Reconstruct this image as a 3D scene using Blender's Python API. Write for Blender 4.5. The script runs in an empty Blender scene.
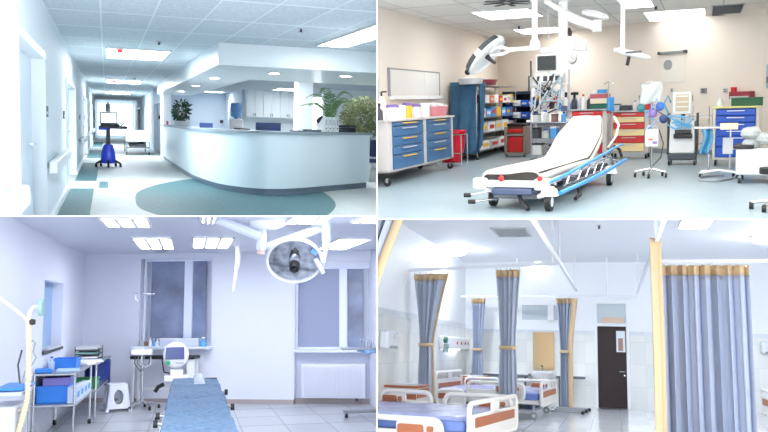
import bpy, bmesh, math, random
from mathutils import Vector, Matrix
random.seed(7)
sc = bpy.context.scene
COL = sc.collection
F = 800.0                                   # focal length in pixels of the 768x432 frame
# ---------------------------------------------------------------- camera
cam_d = bpy.data.cameras.new('camera'); cam_d.sensor_width = 36.0; cam_d.lens = 36.0 * F / 768.0
cam_d.clip_start = 0.05; cam_d.clip_end = 300
cam = bpy.data.objects.new('camera', cam_d); COL.objects.link(cam)
cam.location = (0, 0, 0); cam.rotation_euler = (math.pi / 2, 0, 0)
sc.camera = cam
# ---------------------------------------------------------------- world and exposure
WORLD_STRENGTH = 5.2
w = bpy.data.worlds.new('world'); sc.world = w; w.use_nodes = True
bg = w.node_tree.nodes['Background']; bg.inputs[0].default_value = (0.97, 0.985, 1.0, 1); bg.inputs[1].default_value = WORLD_STRENGTH
sc.view_settings.view_transform = 'Standard'; sc.view_settings.look = 'None'
sc.view_settings.exposure = 0.0; sc.cycles.diffuse_bounces = 8; sc.cycles.max_bounces = 12; sc.cycles.sample_clamp_indirect = 8.0; sc.view_settings.gamma = 1.0; sc.view_settings.use_curve_mapping = False
PANEL = {'tl': 20.0, 'tr': 11.0, 'bl': 15.0, 'br': 85.0}      # strength of the ceiling fittings, room by room

# ---------------------------------------------------------------- four rooms, each a room turned and tilted as a whole about the camera
class Room:
    def __init__(s, key, vp, roll, h):
        s.key = key; s.h = h; s.objs = []
        d = Vector(((vp[0] - 384) / F, 1, (216 - vp[1]) / F)).normalized()
        u = (Vector((0, 0, 1)) - d * d.z).normalized(); r = d.cross(u); a = math.radians(roll)
        u2 = u * math.cos(a) + r * math.sin(a); r2 = r * math.cos(a) - u * math.sin(a)
        R = Matrix((r2, d, u2)).transposed()
        s.R = R; s.M = R.to_4x4() @ Matrix.Translation((0, 0, -h))
    def at(s, px, py, x=None, y=None, z=None):      # sight line of a photo point met with a floor height, a depth or a side wall
        r = s.R.transposed() @ Vector(((px - 384) / F, 1, (216 - py) / F))
        t = x / r.x if x is not None else y / r.y if y is not None else (z - s.h) / r.z
        return r * t + Vector((0, 0, s.h))
    def on(s, px, py, a, b):                        # met with the upright plane through floor points a, b
        r = s.R.transposed() @ Vector(((px - 384) / F, 1, (216 - py) / F))
        n = Vector((b[1] - a[1], a[0] - b[0], 0)); t = n.dot(Vector((a[0], a[1], 0))) / n.dot(r)
        return r * t + Vector((0, 0, s.h))
    def put(s, o, loc=(0, 0, 0), rz=0.0, tilt=None):
        m = Matrix.Translation(loc) @ Matrix.Rotation(rz, 4, 'Z')
        if tilt is not None: m = m @ tilt
        o.matrix_world = s.M @ m; s.objs.append(o); return o
TL = Room('tl', (106, 119), -0.5, 1.30)
TR = Room('tr', (706, 97), 1.3, 1.40)
BL = Room('bl', (190, 308), 1.2, 1.65)
BR = Room('br', (615, 353), -1.2, 1.50)
ROOMS = (TL, TR, BL, BR)

# ---------------------------------------------------------------- materials
def lin(c):
    return tuple(((v / 255) / 12.92 if v / 255 <= 0.04045 else ((v / 255 + 0.055) / 1.055) ** 2.4) for v in c) + (1.0,)
MC = {}
def mat(name, c, rough=0.5, metal=0.0, noise=0.0, scale=30.0, bump=0.0, coat=0.0, trans=0.0, emit=0.0, alpha=1.0, stretch=None):
    if name in MC: return MC[name]
    m = bpy.data.materials.new(name); m.use_nodes = True; nt = m.node_tree; b = nt.nodes['Principled BSDF']
    b.inputs['Base Color'].default_value = lin(c); b.inputs['Roughness'].default_value = rough; b.inputs['Metallic'].default_value = metal
    b.inputs['Coat Weight'].default_value = coat; b.inputs['Transmission Weight'].default_value = trans
    if emit: b.inputs['Emission Color'].default_value = lin(c); b.inputs['Emission Strength'].default_value = emit
    b.inputs['Alpha'].default_value = alpha
    if noise or bump:
        tc = nt.nodes.new('ShaderNodeTexCoord'); n = nt.nodes.new('ShaderNodeTexNoise'); n.inputs['Scale'].default_value = scale
        n.inputs['Detail'].default_value = 3
        if stretch:
            mp = nt.nodes.new('ShaderNodeMapping'); mp.inputs['Scale'].default_value = stretch
            nt.links.new(tc.outputs['Object'], mp.inputs[0]); nt.links.new(mp.outputs[0], n.inputs['Vector'])
        else: nt.links.new(tc.outputs['Object'], n.inputs['Vector'])
        if noise:
            r = nt.nodes.new('ShaderNodeValToRGB'); L = lin(c)
            r.color_ramp.elements[0].position = 0.3; r.color_ramp.elements[1].position = 0.7
            r.color_ramp.elements[0].color = tuple(max(0, v * (1 - noise)) for v in L[:3]) + (1,)
            r.color_ramp.elements[1].color = tuple(min(1, v * (1 + noise)) for v in L[:3]) + (1,)
            nt.links.new(n.outputs['Fac'], r.inputs[0]); nt.links.new(r.outputs[0], b.inputs['Base Color'])
        if bump:
            bp = nt.nodes.new('ShaderNodeBump'); bp.inputs['Strength'].default_value = bump; bp.inputs['Distance'].default_value = 0.02
            nt.links.new(n.outputs['Fac'], bp.inputs['Height']); nt.links.new(bp.outputs[0], b.inputs['Normal'])
    MC[name] = m; return m
def tiles(name, c1, c2, line, sx, sy, wid, rough=0.5, offset=(0, 0, 0), rot=(0, 0, 0), speck=0.0, sscale=60.0, coat=0.0, stagger=0.0):
    if name in MC: return MC[name]
    m = mat(name, c1, rough, coat=coat); nt = m.node_tree; b = nt.nodes['Principled BSDF']
    wx, wy = wid if isinstance(wid, tuple) else (wid, wid)
    tc = nt.nodes.new('ShaderNodeTexCoord'); mp = nt.nodes.new('ShaderNodeMapping'); mp.vector_type = 'TEXTURE'
    mp.inputs['Location'].default_value = offset; mp.inputs['Rotation'].default_value = rot
    sp = nt.nodes.new('ShaderNodeSeparateXYZ'); nt.links.new(tc.outputs['Object'], mp.inputs[0]); nt.links.new(mp.outputs[0], sp.inputs[0])
    def M2(op, p, q):
        n = nt.nodes.new('ShaderNodeMath'); n.operation = op
        for i, v in enumerate((p, q)):
            if isinstance(v, (int, float)): n.inputs[i].default_value = v
            else: nt.links.new(v, n.inputs[i])
        return n.outputs[0]
    g = M2('MAXIMUM', M2('LESS_THAN', M2('PINGPONG', sp.outputs[0], sx / 2), wx / 2), M2('LESS_THAN', M2('PINGPONG', sp.outputs[1], sy / 2), wy / 2))
    ck = M2('MODULO', M2('ADD', M2('FLOOR', M2('DIVIDE', sp.outputs[0], sx), 0), M2('MULTIPLY', M2('FLOOR', M2('DIVIDE', sp.outputs[1], sy), 0), 3.0)), 2.0)
    def mixc(f, p, q):
        n = nt.nodes.new('ShaderNodeMix'); n.data_type = 'RGBA'; nt.links.new(f, n.inputs[0])
        for i, v in ((6, p), (7, q)):
            if isinstance(v, tuple): n.inputs[i].default_value = v
            else: nt.links.new(v, n.inputs[i])
        return n.outputs[2]
    tile = mixc(M2('ABSOLUTE', ck, 0), lin(c1), lin(c2))
    out = tile
    if speck:
        n = nt.nodes.new('ShaderNodeTexNoise'); n.inputs['Scale'].default_value = sscale; n.inputs['Detail'].default_value = 4
        nt.links.new(tc.outputs['Object'], n.inputs['Vector'])
        r = nt.nodes.new('ShaderNodeMapRange'); r.inputs[1].default_value = 0.35; r.inputs[2].default_value = 0.65
        r.inputs[3].default_value = 1 - speck; r.inputs[4].default_value = 1 + speck * 0.4
        nt.links.new(n.outputs['Fac'], r.inputs[0])
        mx = nt.nodes.new('ShaderNodeVectorMath'); mx.operation = 'SCALE'
        nt.links.new(out, mx.inputs[0]); nt.links.new(r.outputs[0], mx.inputs['Scale']); out = mx.outputs[0]
    nt.links.new(mixc(g, out, lin(line)), b.inputs['Base Color']); return m
def lamp_mat(name, c, s): return mat(name, c, 0.5, emit=s)

# ---------------------------------------------------------------- mesh building
class MB:
    def __init__(s): s.b = bmesh.new()
    def _add(s, verts, faces):
        vs = [s.b.verts.new(v) for v in verts]
        for f in faces:
            try: s.b.faces.new([vs[i] for i in f])
            except ValueError: pass
        return s
    def box(s, c, d, rz=0.0, m=None):
        x, y, z = (v / 2 for v in d); P = []
        T = Matrix.Translation(c) @ (m if m is not None else Matrix.Rotation(rz, 4, 'Z'))
        for sx, sy, sz in ((-1,-1,-1),(1,-1,-1),(1,1,-1),(-1,1,-1),(-1,-1,1),(1,-1,1),(1,1,1),(-1,1,1)):
            P.append(T @ Vector((sx * x, sy * y, sz * z)))
        return s._add(P, ((0,3,2,1),(4,5,6,7),(0,1,5,4),(1,2,6,5),(2,3,7,6),(3,0,4,7)))
    def b2(s, a, b):
        return s.box([(p + q) / 2 for p, q in zip(a, b)], [abs(q - p) for p, q in zip(a, b)])
    def quad(s, *p): return s._add(p, (tuple(range(len(p))),))
    def tube(s, pts, r, n=8, cap=True, rs=None, closed=False):
        pts = [Vector(p) for p in pts]; N = len(pts); V = []; fr = None
        for i, p in enumerate(pts):
            if closed: t = pts[(i + 1) % N] - pts[i - 1]
            else: t = pts[min(i + 1, N - 1)] - pts[max(i - 1, 0)]
            t.normalize()
            if fr is None:
                a = Vector((0, 0, 1)) if abs(t.z) < 0.9 else Vector((1, 0, 0)); fr = t.cross(a).normalized()
            else: fr = (fr - t * fr.dot(t)).normalized()
            bi = t.cross(fr); rr = rs[i] if rs else r
            for k in range(n):
                an = 2 * math.pi * k / n; V.append(p + (fr * math.cos(an) + bi * math.sin(an)) * rr)
        Fs = []
        for i in range(N if closed else N - 1):
            j = (i + 1) % N
            for k in range(n): Fs.append((i*n+k, i*n+(k+1)%n, j*n+(k+1)%n, j*n+k))
        if cap and not closed: Fs += [tuple(range(n))[::-1], tuple((N-1)*n+k for k in range(n))]
        return s._add(V, Fs)
    def cyl(s, a, b, r, n=12, r2=None): return s.tube([a, b], r, n, True, [r, r if r2 is None else r2])
    def lathe(s, prof, c=(0, 0, 0), n=20, m=None, sx=1.0, sy=1.0):
        V = []; T = Matrix.Translation(c) @ (m if m is not None else Matrix.Identity(4)); N = len(prof)
        for r, z in prof:
            for k in range(n):
                a = 2 * math.pi * k / n; V.append(T @ Vector((r * math.cos(a) * sx, r * math.sin(a) * sy, z)))
        Fs = []
        for i in range(N - 1):
            for k in range(n): Fs.append((i*n+k, i*n+(k+1)%n, (i+1)*n+(k+1)%n, (i+1)*n+k))
        if prof[0][0] > 1e-5: Fs.append(tuple(range(n))[::-1])
        if prof[-1][0] > 1e-5: Fs.append(tuple((N-1)*n+k for k in range(n)))
        s._add(V, Fs); bmesh.ops.remove_doubles(s.b, verts=s.b.verts, dist=1e-6); return s
    def ball(s, c, r, sx=1, sy=1, sz=1, n=12, m=None):
        k = max(4, n // 2); prof = [(r * math.sin(math.pi * i / k), -r * math.cos(math.pi * i / k) * sz) for i in range(k + 1)]
        prof[0] = (1e-6, prof[0][1]); prof[-1] = (1e-6, prof[-1][1])
        return s.lathe(prof, c, n, m, sx, sy)
    def prism(s, poly, z0, z1, m=None):            # polygon (x, y) extruded in z, then moved by m
        T = m if m is not None else Matrix.Identity(4); n = len(poly)
        V = [T @ Vector((x, y, z0)) for x, y in poly] + [T @ Vector((x, y, z1)) for x, y in poly]
        return s._add(V, [tuple(range(n))[::-1], tuple(range(n, 2*n))] + [(i, (i+1)%n, n+(i+1)%n, n+i) for i in range(n)])
    def grid(s, nu, nv, fn):
        V = [fn(i / nu, j / nv) for j in range(nv + 1) for i in range(nu + 1)]
        return s._add(V, [(j*(nu+1)+i, j*(nu+1)+i+1, (j+1)*(nu+1)+i+1, (j+1)*(nu+1)+i) for j in range(nv) for i in range(nu)])
    def build(s, name, m, parent=None, bevel=0.0, thick=0.0, sub=0, angle=0.6, keep_normals=False, seg=2):
        if not keep_normals: bmesh.ops.recalc_face_normals(s.b, faces=s.b.faces)
        me = bpy.data.meshes.new(name); s.b.to_mesh(me); s.b.free(); me.materials.append(m)
        for p in me.polygons: p.use_smooth = True
        me.set_sharp_from_angle(angle=angle)
        o = bpy.data.objects.new(name, me); COL.objects.link(o)
        if thick: md = o.modifiers.new('t', 'SOLIDIFY'); md.thickness = thick; md.offset = 0
        if sub: md = o.modifiers.new('s', 'SUBSURF'); md.levels = sub; md.render_levels = sub
        if bevel: md = o.modifiers.new('b', 'BEVEL'); md.width = bevel; md.segments = seg; md.limit_method = 'ANGLE'; md.angle_limit = 0.7
        if parent is not None: o.parent = parent
        return o
RX = lambda a: Matrix.Rotation(a, 4, 'X')
RY = lambda a: Matrix.Rotation(a, 4, 'Y')
RZ = lambda a: Matrix.Rotation(a, 4, 'Z')
TT = Matrix.Translation
def tag(o, label=None, cat=None, group=None, kind=None):
    if label: o['label'] = label
    if cat: o['category'] = cat
    if group: o['group'] = group
    if kind: o['kind'] = kind
    return o
def thing(room, name, label, cat, loc=(0, 0, 0), rz=0.0, group=None, tilt=None):
    o = bpy.data.objects.new(name, None); COL.objects.link(o); o.empty_display_size = 0.1
    room.put(o, loc, rz, tilt); return tag(o, label, cat, group)
def solo(room, name, mb, m, label, cat, loc=(0, 0, 0), rz=0.0, group=None, tilt=None, kind=None, **k):
    o = mb.build(name, m, None, **k); room.put(o, loc, rz, tilt); return tag(o, label, cat, group, kind)
def struct(room, name, mb, m, label=None, **k):
    o = mb.build(name, m, None, **k); room.put(o); o['kind'] = 'structure'
    if label: o['label'] = label
    return o
def kids(o): return [c for c in bpy.data.objects if c.parent is o]
KID = {}
def dup(room, root, loc, rz=0.0, label=None, group=None, tilt=None):
    def cp(o, p):
        c = o.copy(); COL.objects.link(c)
        if p is not None: c.parent = p
        for ch in list(o.children): cp(ch, c)
        return c
    r = cp(root, None); room.put(r, loc, rz, tilt)
    if label: r['label'] = label
    if group: r['group'] = group
    return r
def lerp(a, b, t): return a + (b - a) * t
def arc(c, r, a0, a1, n, z=0.0): return [(c[0] + r * math.cos(lerp(a0, a1, i / n)), c[1] + r * math.sin(lerp(a0, a1, i / n)), z) for i in range(n + 1)]

# common materials
white = mat('white_paint', (236, 238, 240), 0.45); gloss = mat('white_plastic', (238, 239, 240), 0.3)
chrome = mat('chrome', (200, 203, 208), 0.22, 1.0); steel = mat('brushed_steel', (172, 176, 182), 0.38, 0.85)
black = mat('black_plastic', (22, 23, 27), 0.45); dgrey = mat('dark_grey', (62, 65, 72), 0.5); grey = mat('mid_grey', (140, 144, 150), 0.5)
lgrey = mat('light_grey', (196, 199, 204), 0.45); red = mat('red_plastic', (200, 38, 40), 0.4); blue = mat('blue_plastic', (30, 96, 205), 0.4)
navy = mat('navy', (38, 58, 110), 0.5); yellow = mat('yellow_plastic', (240, 190, 40), 0.4); green = mat('green_plastic', (30, 130, 80), 0.4)
rubber = mat('rubber', (30, 31, 34), 0.6)
# ================================================================ RECEPTION AND CORRIDOR: structure
tl_wall = mat('cool_white_wall', (226, 234, 240), 0.6); tl_trim = mat('white_gloss_trim', (238, 243, 246), 0.3)
tl_ceil = tiles('corridor_ceiling_tiles', (214, 222, 228), (209, 218, 225), (232, 240, 244), 0.62, 1.75, (0.02, 0.085), 0.8, (-0.05, 8.85, 0), speck=0.14, sscale=26)
tl_floor = mat('pale_sheet_floor', (188, 194, 193), 0.5, noise=0.06, scale=3.0)
teal = mat('teal_floor_inlay', (66, 108, 115), 0.6, noise=0.22, scale=14.0)
tl_lamp = lamp_mat('corridor_lamp_panel', (250, 253, 255), PANEL['tl'])
XL = -0.68; CZ = 2.6
struct(TL, 'floor', MB().b2((-1.2, 4.5, -0.05), (9.5, 62, 0)), tl_floor)
struct(TL, 'ceiling', MB().b2((-0.9, 5.0, CZ), (9.5, 62, CZ + 0.05)), tl_ceil)
doors = [(7.0, 10.05), (15.5, 19.9), (27.0, 32.0), (37.0, 43.0), (50, 55)]
wl = MB(); ys = 4.0
for a, b in doors:
    wl.b2((XL - 0.3, ys, 0), (XL, a, CZ)); wl.b2((XL - 0.3, a, 2.0), (XL, b, CZ)); ys = b
wl.b2((XL - 0.3, ys, 0), (XL, 61, CZ)); struct(TL, 'wall_left', wl, tl_wall)
door_blue = mat('door_pale_blue', (214, 228, 238), 0.4)
for i, (a, b) in enumerate(doors):
    d = struct(TL, 'door_%d' % (i + 1), MB().b2((XL - 0.16, a + 0.06, 0.01), (XL - 0.12, b - 0.06, 1.97)), door_blue, 'pale flush door in the left corridor wall' )
    f = MB()
    for y in (a, b - 0.06): f.b2((XL - 0.14, y, 0), (XL + 0.03, y + 0.06, 2.0))
    f.b2((XL - 0.14, a, 1.96), (XL + 0.03, b, 2.03)); f.build('door_frame', tl_trim, d)
    MB().tube([(XL - 0.12, b - 0.35, 1.0), (XL - 0.06, b - 0.35, 1.0), (XL - 0.06, b - 0.75, 1.0)], 0.014).build('door_handle', chrome, d)
bb = MB(); ys = 4.0
for a, b in doors: bb.b2((XL, ys, 0), (XL + 0.05, a, 0.1)); ys = b
bb.b2((XL, ys, 0), (XL + 0.05, 61, 0.1)); struct(TL, 'baseboard_left', bb, tl_trim, bevel=0.01)
# far end: glazed wall full of daylight, right-hand corridor wall with its doors
day = lamp_mat('bright_daylight', (240, 250, 255), 2.0)
struct(TL, 'wall_corridor_end', MB().b2((-0.9, 60.6, 0), (2.2, 60.8, CZ)), tl_wall)
wn = struct(TL, 'window_1', MB().b2((-0.55, 60.52, 0.15), (1.85, 60.56, 2.45)), day, 'tall window full of daylight at the corridor end')
f = MB()
for x in (-0.6, 0.2, 1.0, 1.85): f.b2((x - 0.03, 60.44, 0.12), (x + 0.03, 60.52, 2.48))
for z in (0.12, 1.0, 2.45): f.b2((-0.6, 60.44, z - 0.03), (1.88, 60.52, z + 0.03))
f.build('window_frame', tl_trim, wn)
wr = MB(); ys = 30.2; rdoors = [(31.0, 35.6), (41.0, 44.5), (50.0, 54.0)]
for a, b in rdoors: wr.b2((1.95, ys, 0), (2.2, a, CZ)); wr.b2((1.95, a, 2.02), (2.2, b, CZ)); ys = b
wr.b2((1.95, ys, 0), (2.2, 61, CZ)); struct(TL, 'wall_corridor_right', wr, tl_wall)
door_grey = mat('door_grey_blue', (176, 190, 202), 0.45)
for i, (a, b) in enumerate(rdoors):
    d = struct(TL, 'door_%d' % (i + 6), MB().b2((2.06, a + 0.05, 0.01), (2.1, b - 0.05, 1.98)), door_grey, 'grey door in the right corridor wall')
    f = MB()
    for y in (a, b - 0.05): f.b2((1.93, y, 0), (2.1, y + 0.05, 2.02))
    f.b2((1.93, a, 1.98), (2.1, b, 2.04)); f.build('door_frame', tl_trim, d)
struct(TL, 'column_corridor', MB().b2((1.86, 28.6, 0), (2.12, 30.2, CZ)), tl_trim)
# soffit over the desk and the office behind it
so = MB(); L = [(1.75, 13.5), (9.5, 13.5), (9.5, 17.6), (2.95, 17.6), (2.95, 30.2), (1.75, 30.2)]
so.prism(L, 2.24, CZ); struct(TL, 'beam_soffit', so, tl_trim)
office = mat('office_grey_wall', (206, 218, 230), 0.7); office_c = mat('office_ceiling', (196, 206, 216), 0.8)
struct(TL, 'ceiling_office', MB().b2((2.95, 17.6, 2.4), (9.5, 31.2, 2.44)), office_c)
struct(TL, 'wall_office_far', MB().b2((2.0, 31.0, 0), (4.4, 31.2, 2.44)), office)
struct(TL, 'wall_office_side', MB().b2((4.28, 26.9, 0), (4.36, 31.0, 2.44)), office)
struct(TL, 'wall_office_back', MB().b2((4.3, 26.9, 0), (6.5, 27.1, 2.44)), mat('office_white_wall', (214, 224, 232), 0.6))
struct(TL, 'column_office', MB().b2((4.2, 18.3, 0), (4.55, 18.75, 2.4)), tl_trim)
struct(TL, 'wall_office_right', MB().b2((6.3, 24.0, 0), (9.5, 24.2, 2.44)), tl_trim)
def spline(P, n=10):
    out = []; P = [Vector((*p, 0)) for p in P]
    for i in range(len(P) - 1):
        a, b, c, d = P[max(i - 1, 0)], P[i], P[i + 1], P[min(i + 2, len(P) - 1)]
        for k in range(n):
            t = k / n; out.append(0.5 * ((2 * b) + (c - a) * t + (2 * a - 5 * b + 4 * c - d) * t * t + (3 * b - a - 3 * c + d) * t ** 3))
    return out + [P[-1]]
fy = lambda py: TL.at(92, py, z=0).y
for x0, x1, y0, y1 in ((XL, -0.22, 8.5, fy(188.5)), (XL, -0.2, fy(181), fy(163)), (-0.19, 0.03, fy(188), fy(181.5)), (XL, -0.18, fy(158), fy(150)), (XL, -0.16, fy(147), fy(142))):
    struct(TL, 'floor_inlay', MB().b2((x0 + 0.05, y0, 0), (x1, y1, 0.0015)), teal)
struct(TL, 'floor_inlay', MB().prism([(p.x, p.y) for p in spline([(0.45, 13.96), (0.44, 12.7), (0.55, 11.87), (0.85, 11.0), (1.5, 10.3), (2.3, 10.35), (2.85, 10.9), (3.2, 11.6), (3.55, 12.6), (3.8, 13.7), (3.98, 14.95), (4.1, 16.4), (3.9, 18.2), (3.1, 19.5), (1.9, 18.7), (1.16, 17.36), (0.76, 16.2), (0.53, 15.1), (0.45, 13.96)], 6)[:-1]], 0, 0.0015), teal)

# ---------------------------------------------------------------- reception: fittings and furniture
def troffer(room, x0, x1, y0, y1, z, m, label, group, strips=1, along='x'):
    t = thing(room, 'ceiling_light', label, 'ceiling light', ((x0 + x1) / 2, (y0 + y1) / 2, z), 0, group)
    W, D = (x1 - x0) / 2, (y1 - y0) / 2; f = MB(); e = 0.025
    f.b2((-W, -D, -0.03), (W, -D + e, 0)); f.b2((-W, D - e, -0.03), (W, D, 0)); f.b2((-W, -D, -0.03), (-W + e, D, 0)); f.b2((W - e, -D, -0.03), (W, D, 0))
    for k in range(1, strips):
        p = lerp(-W, W, k / strips); f.b2((p - 0.02, -D, -0.03), (p + 0.02, D, 0))
    f.build('frame', white, t); MB().b2((-W + e, -D + e, -0.018), (W - e, D - e, -0.004)).build('diffuser', m, t); return t
troffer(TL, 3.22, 3.74, 8.2, 12.8, CZ, tl_lamp, 'large three strip ceiling light above the reception desk', None, 3)
for x0, x1, y0, y1, lb in ((0.0, 1.16, 15.6, 18.0, 'nearest of the crosswise ceiling lights along the corridor'), (0.0, 1.17, 28.0, 30.2, 'second crosswise ceiling light down the corridor'), (0.0, 1.17, 40, 43, 'farthest thin crosswise ceiling light in the corridor')):
    troffer(TL, x0, x1, y0, y1, CZ, tl_lamp, lb, 'corridor ceiling lights')
office_l = None
troffer(TL, 5.0, 5.9, 24.2, 25.6, 2.4, lamp_mat('office_lamp_panel', (250, 253, 255), 14.0), 'narrow ceiling light inside the office behind the desk', None)
troffer(TL, 3.0, 3.7, 17.65, 18.9, 2.4, lamp_mat('office_fill_front', (250, 253, 255), 50.0), 'added fill light hidden behind the soffit over the desk', None)  # lamp out of view, added to brighten the dim office
troffer(TL, 5.2, 7.4, 17.65, 18.7, 2.4, lamp_mat('office_fill_right', (250, 253, 255), 8.0), 'added fill light hidden behind the soffit above the plants', None)  # added out of sight to whiten the wall behind the plants
troffer(TL, 3.3, 4.0, 29.2, 29.7, 2.4, lamp_mat('office_fill_far', (250, 253, 255), 40.0), 'added fill light near the far grey office wall', None)  # added to lift the dark far wall, no real fitting there
down_l = lamp_mat('downlight_glow', (255, 252, 244), 40.0)
for i, (px, py) in enumerate(((214.5, 78), (196, 85.5), (181, 91), (274.5, 73), (346, 76))):
    p = TL.at(px, py, z=2.24)
    t = thing(TL, 'downlight', ['round downlight nearest the soffit corner', 'middle downlight along the soffit beside the corridor', 'farthest downlight along the soffit beside the corridor', 'round downlight over the middle of the desk', 'round downlight over the desk end by the leafy plants'][i], 'downlight', (p.x, p.y, 2.24), 0, 'soffit downlights')
    MB().lathe([(0.10, 0), (0.10, -0.012), (0.125, -0.012), (0.125, 0)], n=20).build('trim_ring', white, t)
    MB().lathe([(0.1, -0.006), (0.0001, -0.006)], n=20).build('bulb', down_l, t)
for i, (px, py) in enumerate(((159, 44), (135, 79), (301, 31))):
    p = TL.at(px, py, z=CZ - 0.04); t = thing(TL, 'sprinkler', ['small dark sprinkler on the ceiling right of the nearest corridor light', 'tiny dark sprinkler farther along the corridor ceiling', 'dark sprinkler beside the large ceiling light'][i], 'sprinkler', (p.x, p.y, CZ), 0, 'ceiling sprinklers')
    MB().lathe([(0.0001, -0.012), (0.05, -0.01), (0.05, 0)], n=12).build('plate', lgrey, t)
    s = MB().cyl((0, 0, -0.01), (0, 0, -0.05), 0.014, 8); s.cyl((0, 0, -0.05), (0, 0, -0.055), 0.03, 8); s.build('head', dgrey, t)
for i, (px, py) in enumerate(((120, 50.0), (114, 81))):
    p = TL.at(px, py, z=CZ - 0.03); t = thing(TL, 'alarm_beacon', ['red beacon on a white base before the nearest corridor light', 'red beacon before the second corridor light'][i], 'alarm beacon', (p.x, p.y, CZ), 0, 'red ceiling beacons')
    MB().lathe([(0.0001, -0.02), (0.1, -0.018), (0.11, 0)], n=16).build('base', white, t); MB().lathe([(0.0001, -0.09), (0.05, -0.075), (0.06, -0.02)], n=14).build('lens', red, t)
# grab rails
for i, (a, b) in enumerate(((4.3, 6.5), (10.05, 14.2), (22.6, 26.6), (32.5, 36.5), (43.5, 49.0))):
    if i == 0: lb = 'white wall rail nearest the camera at the picture edge'
    else: lb = ['', 'white wall rail between the first and second doors', 'white wall rail beyond the second door', 'white wall rail beyond the third door', 'farthest white wall rail down the corridor'][i]
    t = thing(TL, 'handrail', lb, 'handrail', (XL, (a + b) / 2, 0.72), 0, 'corridor handrails')
    MB().b2((0.05, -(b - a) / 2, -0.075), (0.14, (b - a) / 2, 0.075)).build('rail', tl_trim, t, bevel=0.02)
    br = MB()
    for k in (0.1, 0.5, 0.9): br.b2((0, lerp(a, b, k) - (a + b) / 2 - 0.04, -0.03), (0.06, lerp(a, b, k) - (a + b) / 2 + 0.04, 0.03))
    br.build('bracket', lgrey, t)
for i, (px, z) in enumerate(((46.2, 1.37), (63.7, 1.35), (79.6, 1.33), (84, 1.33))):
    p = TL.at(px, 114, x=XL)
    t = thing(TL, 'door_plate', ['black room plate on the wall just past the nearest door', 'black room plate just before the second door', 'small black room plate past the second door', 'small black room plate before the third door'][i], 'sign', (XL, p.y, z), 0, 'black room plates')
    MB().b2((0, -0.2, -0.065), (0.012, 0.2, 0.065)).build('plate', black, t); MB().b2((0.012, -0.12, -0.035), (0.014, 0.12, 0.0)).build('panel', lgrey, t)
t = thing(TL, 'door_plate', 'black room plate on the grey door beside the white column', 'sign', (1.99, 33.4, 1.42), 0)
MB().b2((-0.012, -0.1, -0.07), (0.07, 0.1, 0.07)).build('plate', black, t)
t = thing(TL, 'fire_extinguisher_strip', 'slim red fire point strip on the white corridor column', 'fire point', (1.99, 28.6, 0.8), 0)
MB().b2((-0.03, -0.03, 0), (0.03, 0, 0.5)).build('strip', mat('faded_red', (190, 90, 95), 0.5), t)

# the desk: toe kick, curved white front, grey counter
desk_c = spline([(1.82, 29.0), (1.80, 24), (1.80, 20), (1.84, 18.0), (2.02, 15.9), (2.34, 14.9), (2.75, 14.44), (3.33, 14.58), (4.19, 15.3), (5.3, 16.25)])
def ribbon(c, o0, o1):                                   # closed outline between two offsets towards the staff side
    A, B = [], []
    for i, p in enumerate(c):
        t = (c[min(i + 1, len(c) - 1)] - c[max(i - 1, 0)]).normalized(); n = Vector((-t.y, t.x, 0))
        A.append((p + n * o0)[:2]); B.append((p + n * o1)[:2])
    return A, B
def ribbon_prism(c, o0, o1, z0, z1):
    mb = MB(); A, B = ribbon(c, o0, o1)
    for i in range(len(A) - 1):
        q = [A[i], A[i + 1], B[i + 1], B[i]]
        mb._add([(x, y, z0) for x, y in q] + [(x, y, z1) for x, y in q], ((3,2,1,0),(4,5,6,7),(0,1,5,4),(2,3,7,6)) + (((0,4,7,3),) if i == 0 else ()) + (((1,2,6,5),) if i == len(A) - 2 else ()))
    bmesh.ops.remove_doubles(mb.b, verts=mb.b.verts, dist=1e-5); return mb
desk = thing(TL, 'reception_desk', 'long curved white reception desk with grey counter and dark toe kick', 'reception desk', (0, 0, 0))
ribbon_prism(desk_c, 0.0, 0.1, 0.12, 1.12).build('front_panel', mat('satin_white_panel', (226, 238, 244), 0.3), desk)
ribbon_prism(desk_c, 0.06, 0.12, 0.0, 0.12).build('toe_kick', mat('slate_kick', (112, 128, 146), 0.4), desk)
ribbon_prism(desk_c, -0.05, 0.4, 1.12, 1.17).build('counter', mat('counter_grey', (142, 154, 164), 0.4), desk)
ribbon_prism(desk_c, 0.1, 0.95, 0.76, 0.80).build('worktop', lgrey, desk)
def monitor(room, loc, rz, wd, ht, label, m=navy, group=None, stand=0.1):
    t = thing(room, 'computer_monitor', label, 'computer monitor', loc, rz, group)
    MB().b2((-wd / 2, -0.03, stand), (wd / 2, 0.0, stand + ht)).build('screen_back', m, t, bevel=0.008)
    MB().b2((-wd / 2 + 0.02, 0.001, stand + 0.02), (wd / 2 - 0.02, 0.004, stand + ht - 0.02)).build('screen', black, t)
    s = MB().b2((-0.04, -0.05, 0), (0.04, -0.03, stand + 0.12)); s.b2((-0.13, -0.12, 0), (0.13, 0.08, 0.015)); s.build('stand', dgrey, t); return t
monitor(TL, (3.02, 15.75, 0.80), 0.0, 0.5, 0.42, 'blue backed monitor in the middle of the desk')
monitor(TL, (2.13, 18.5, 0.80), 0.35, 0.32, 0.38, 'small navy monitor behind the curved end of the desk')
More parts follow.
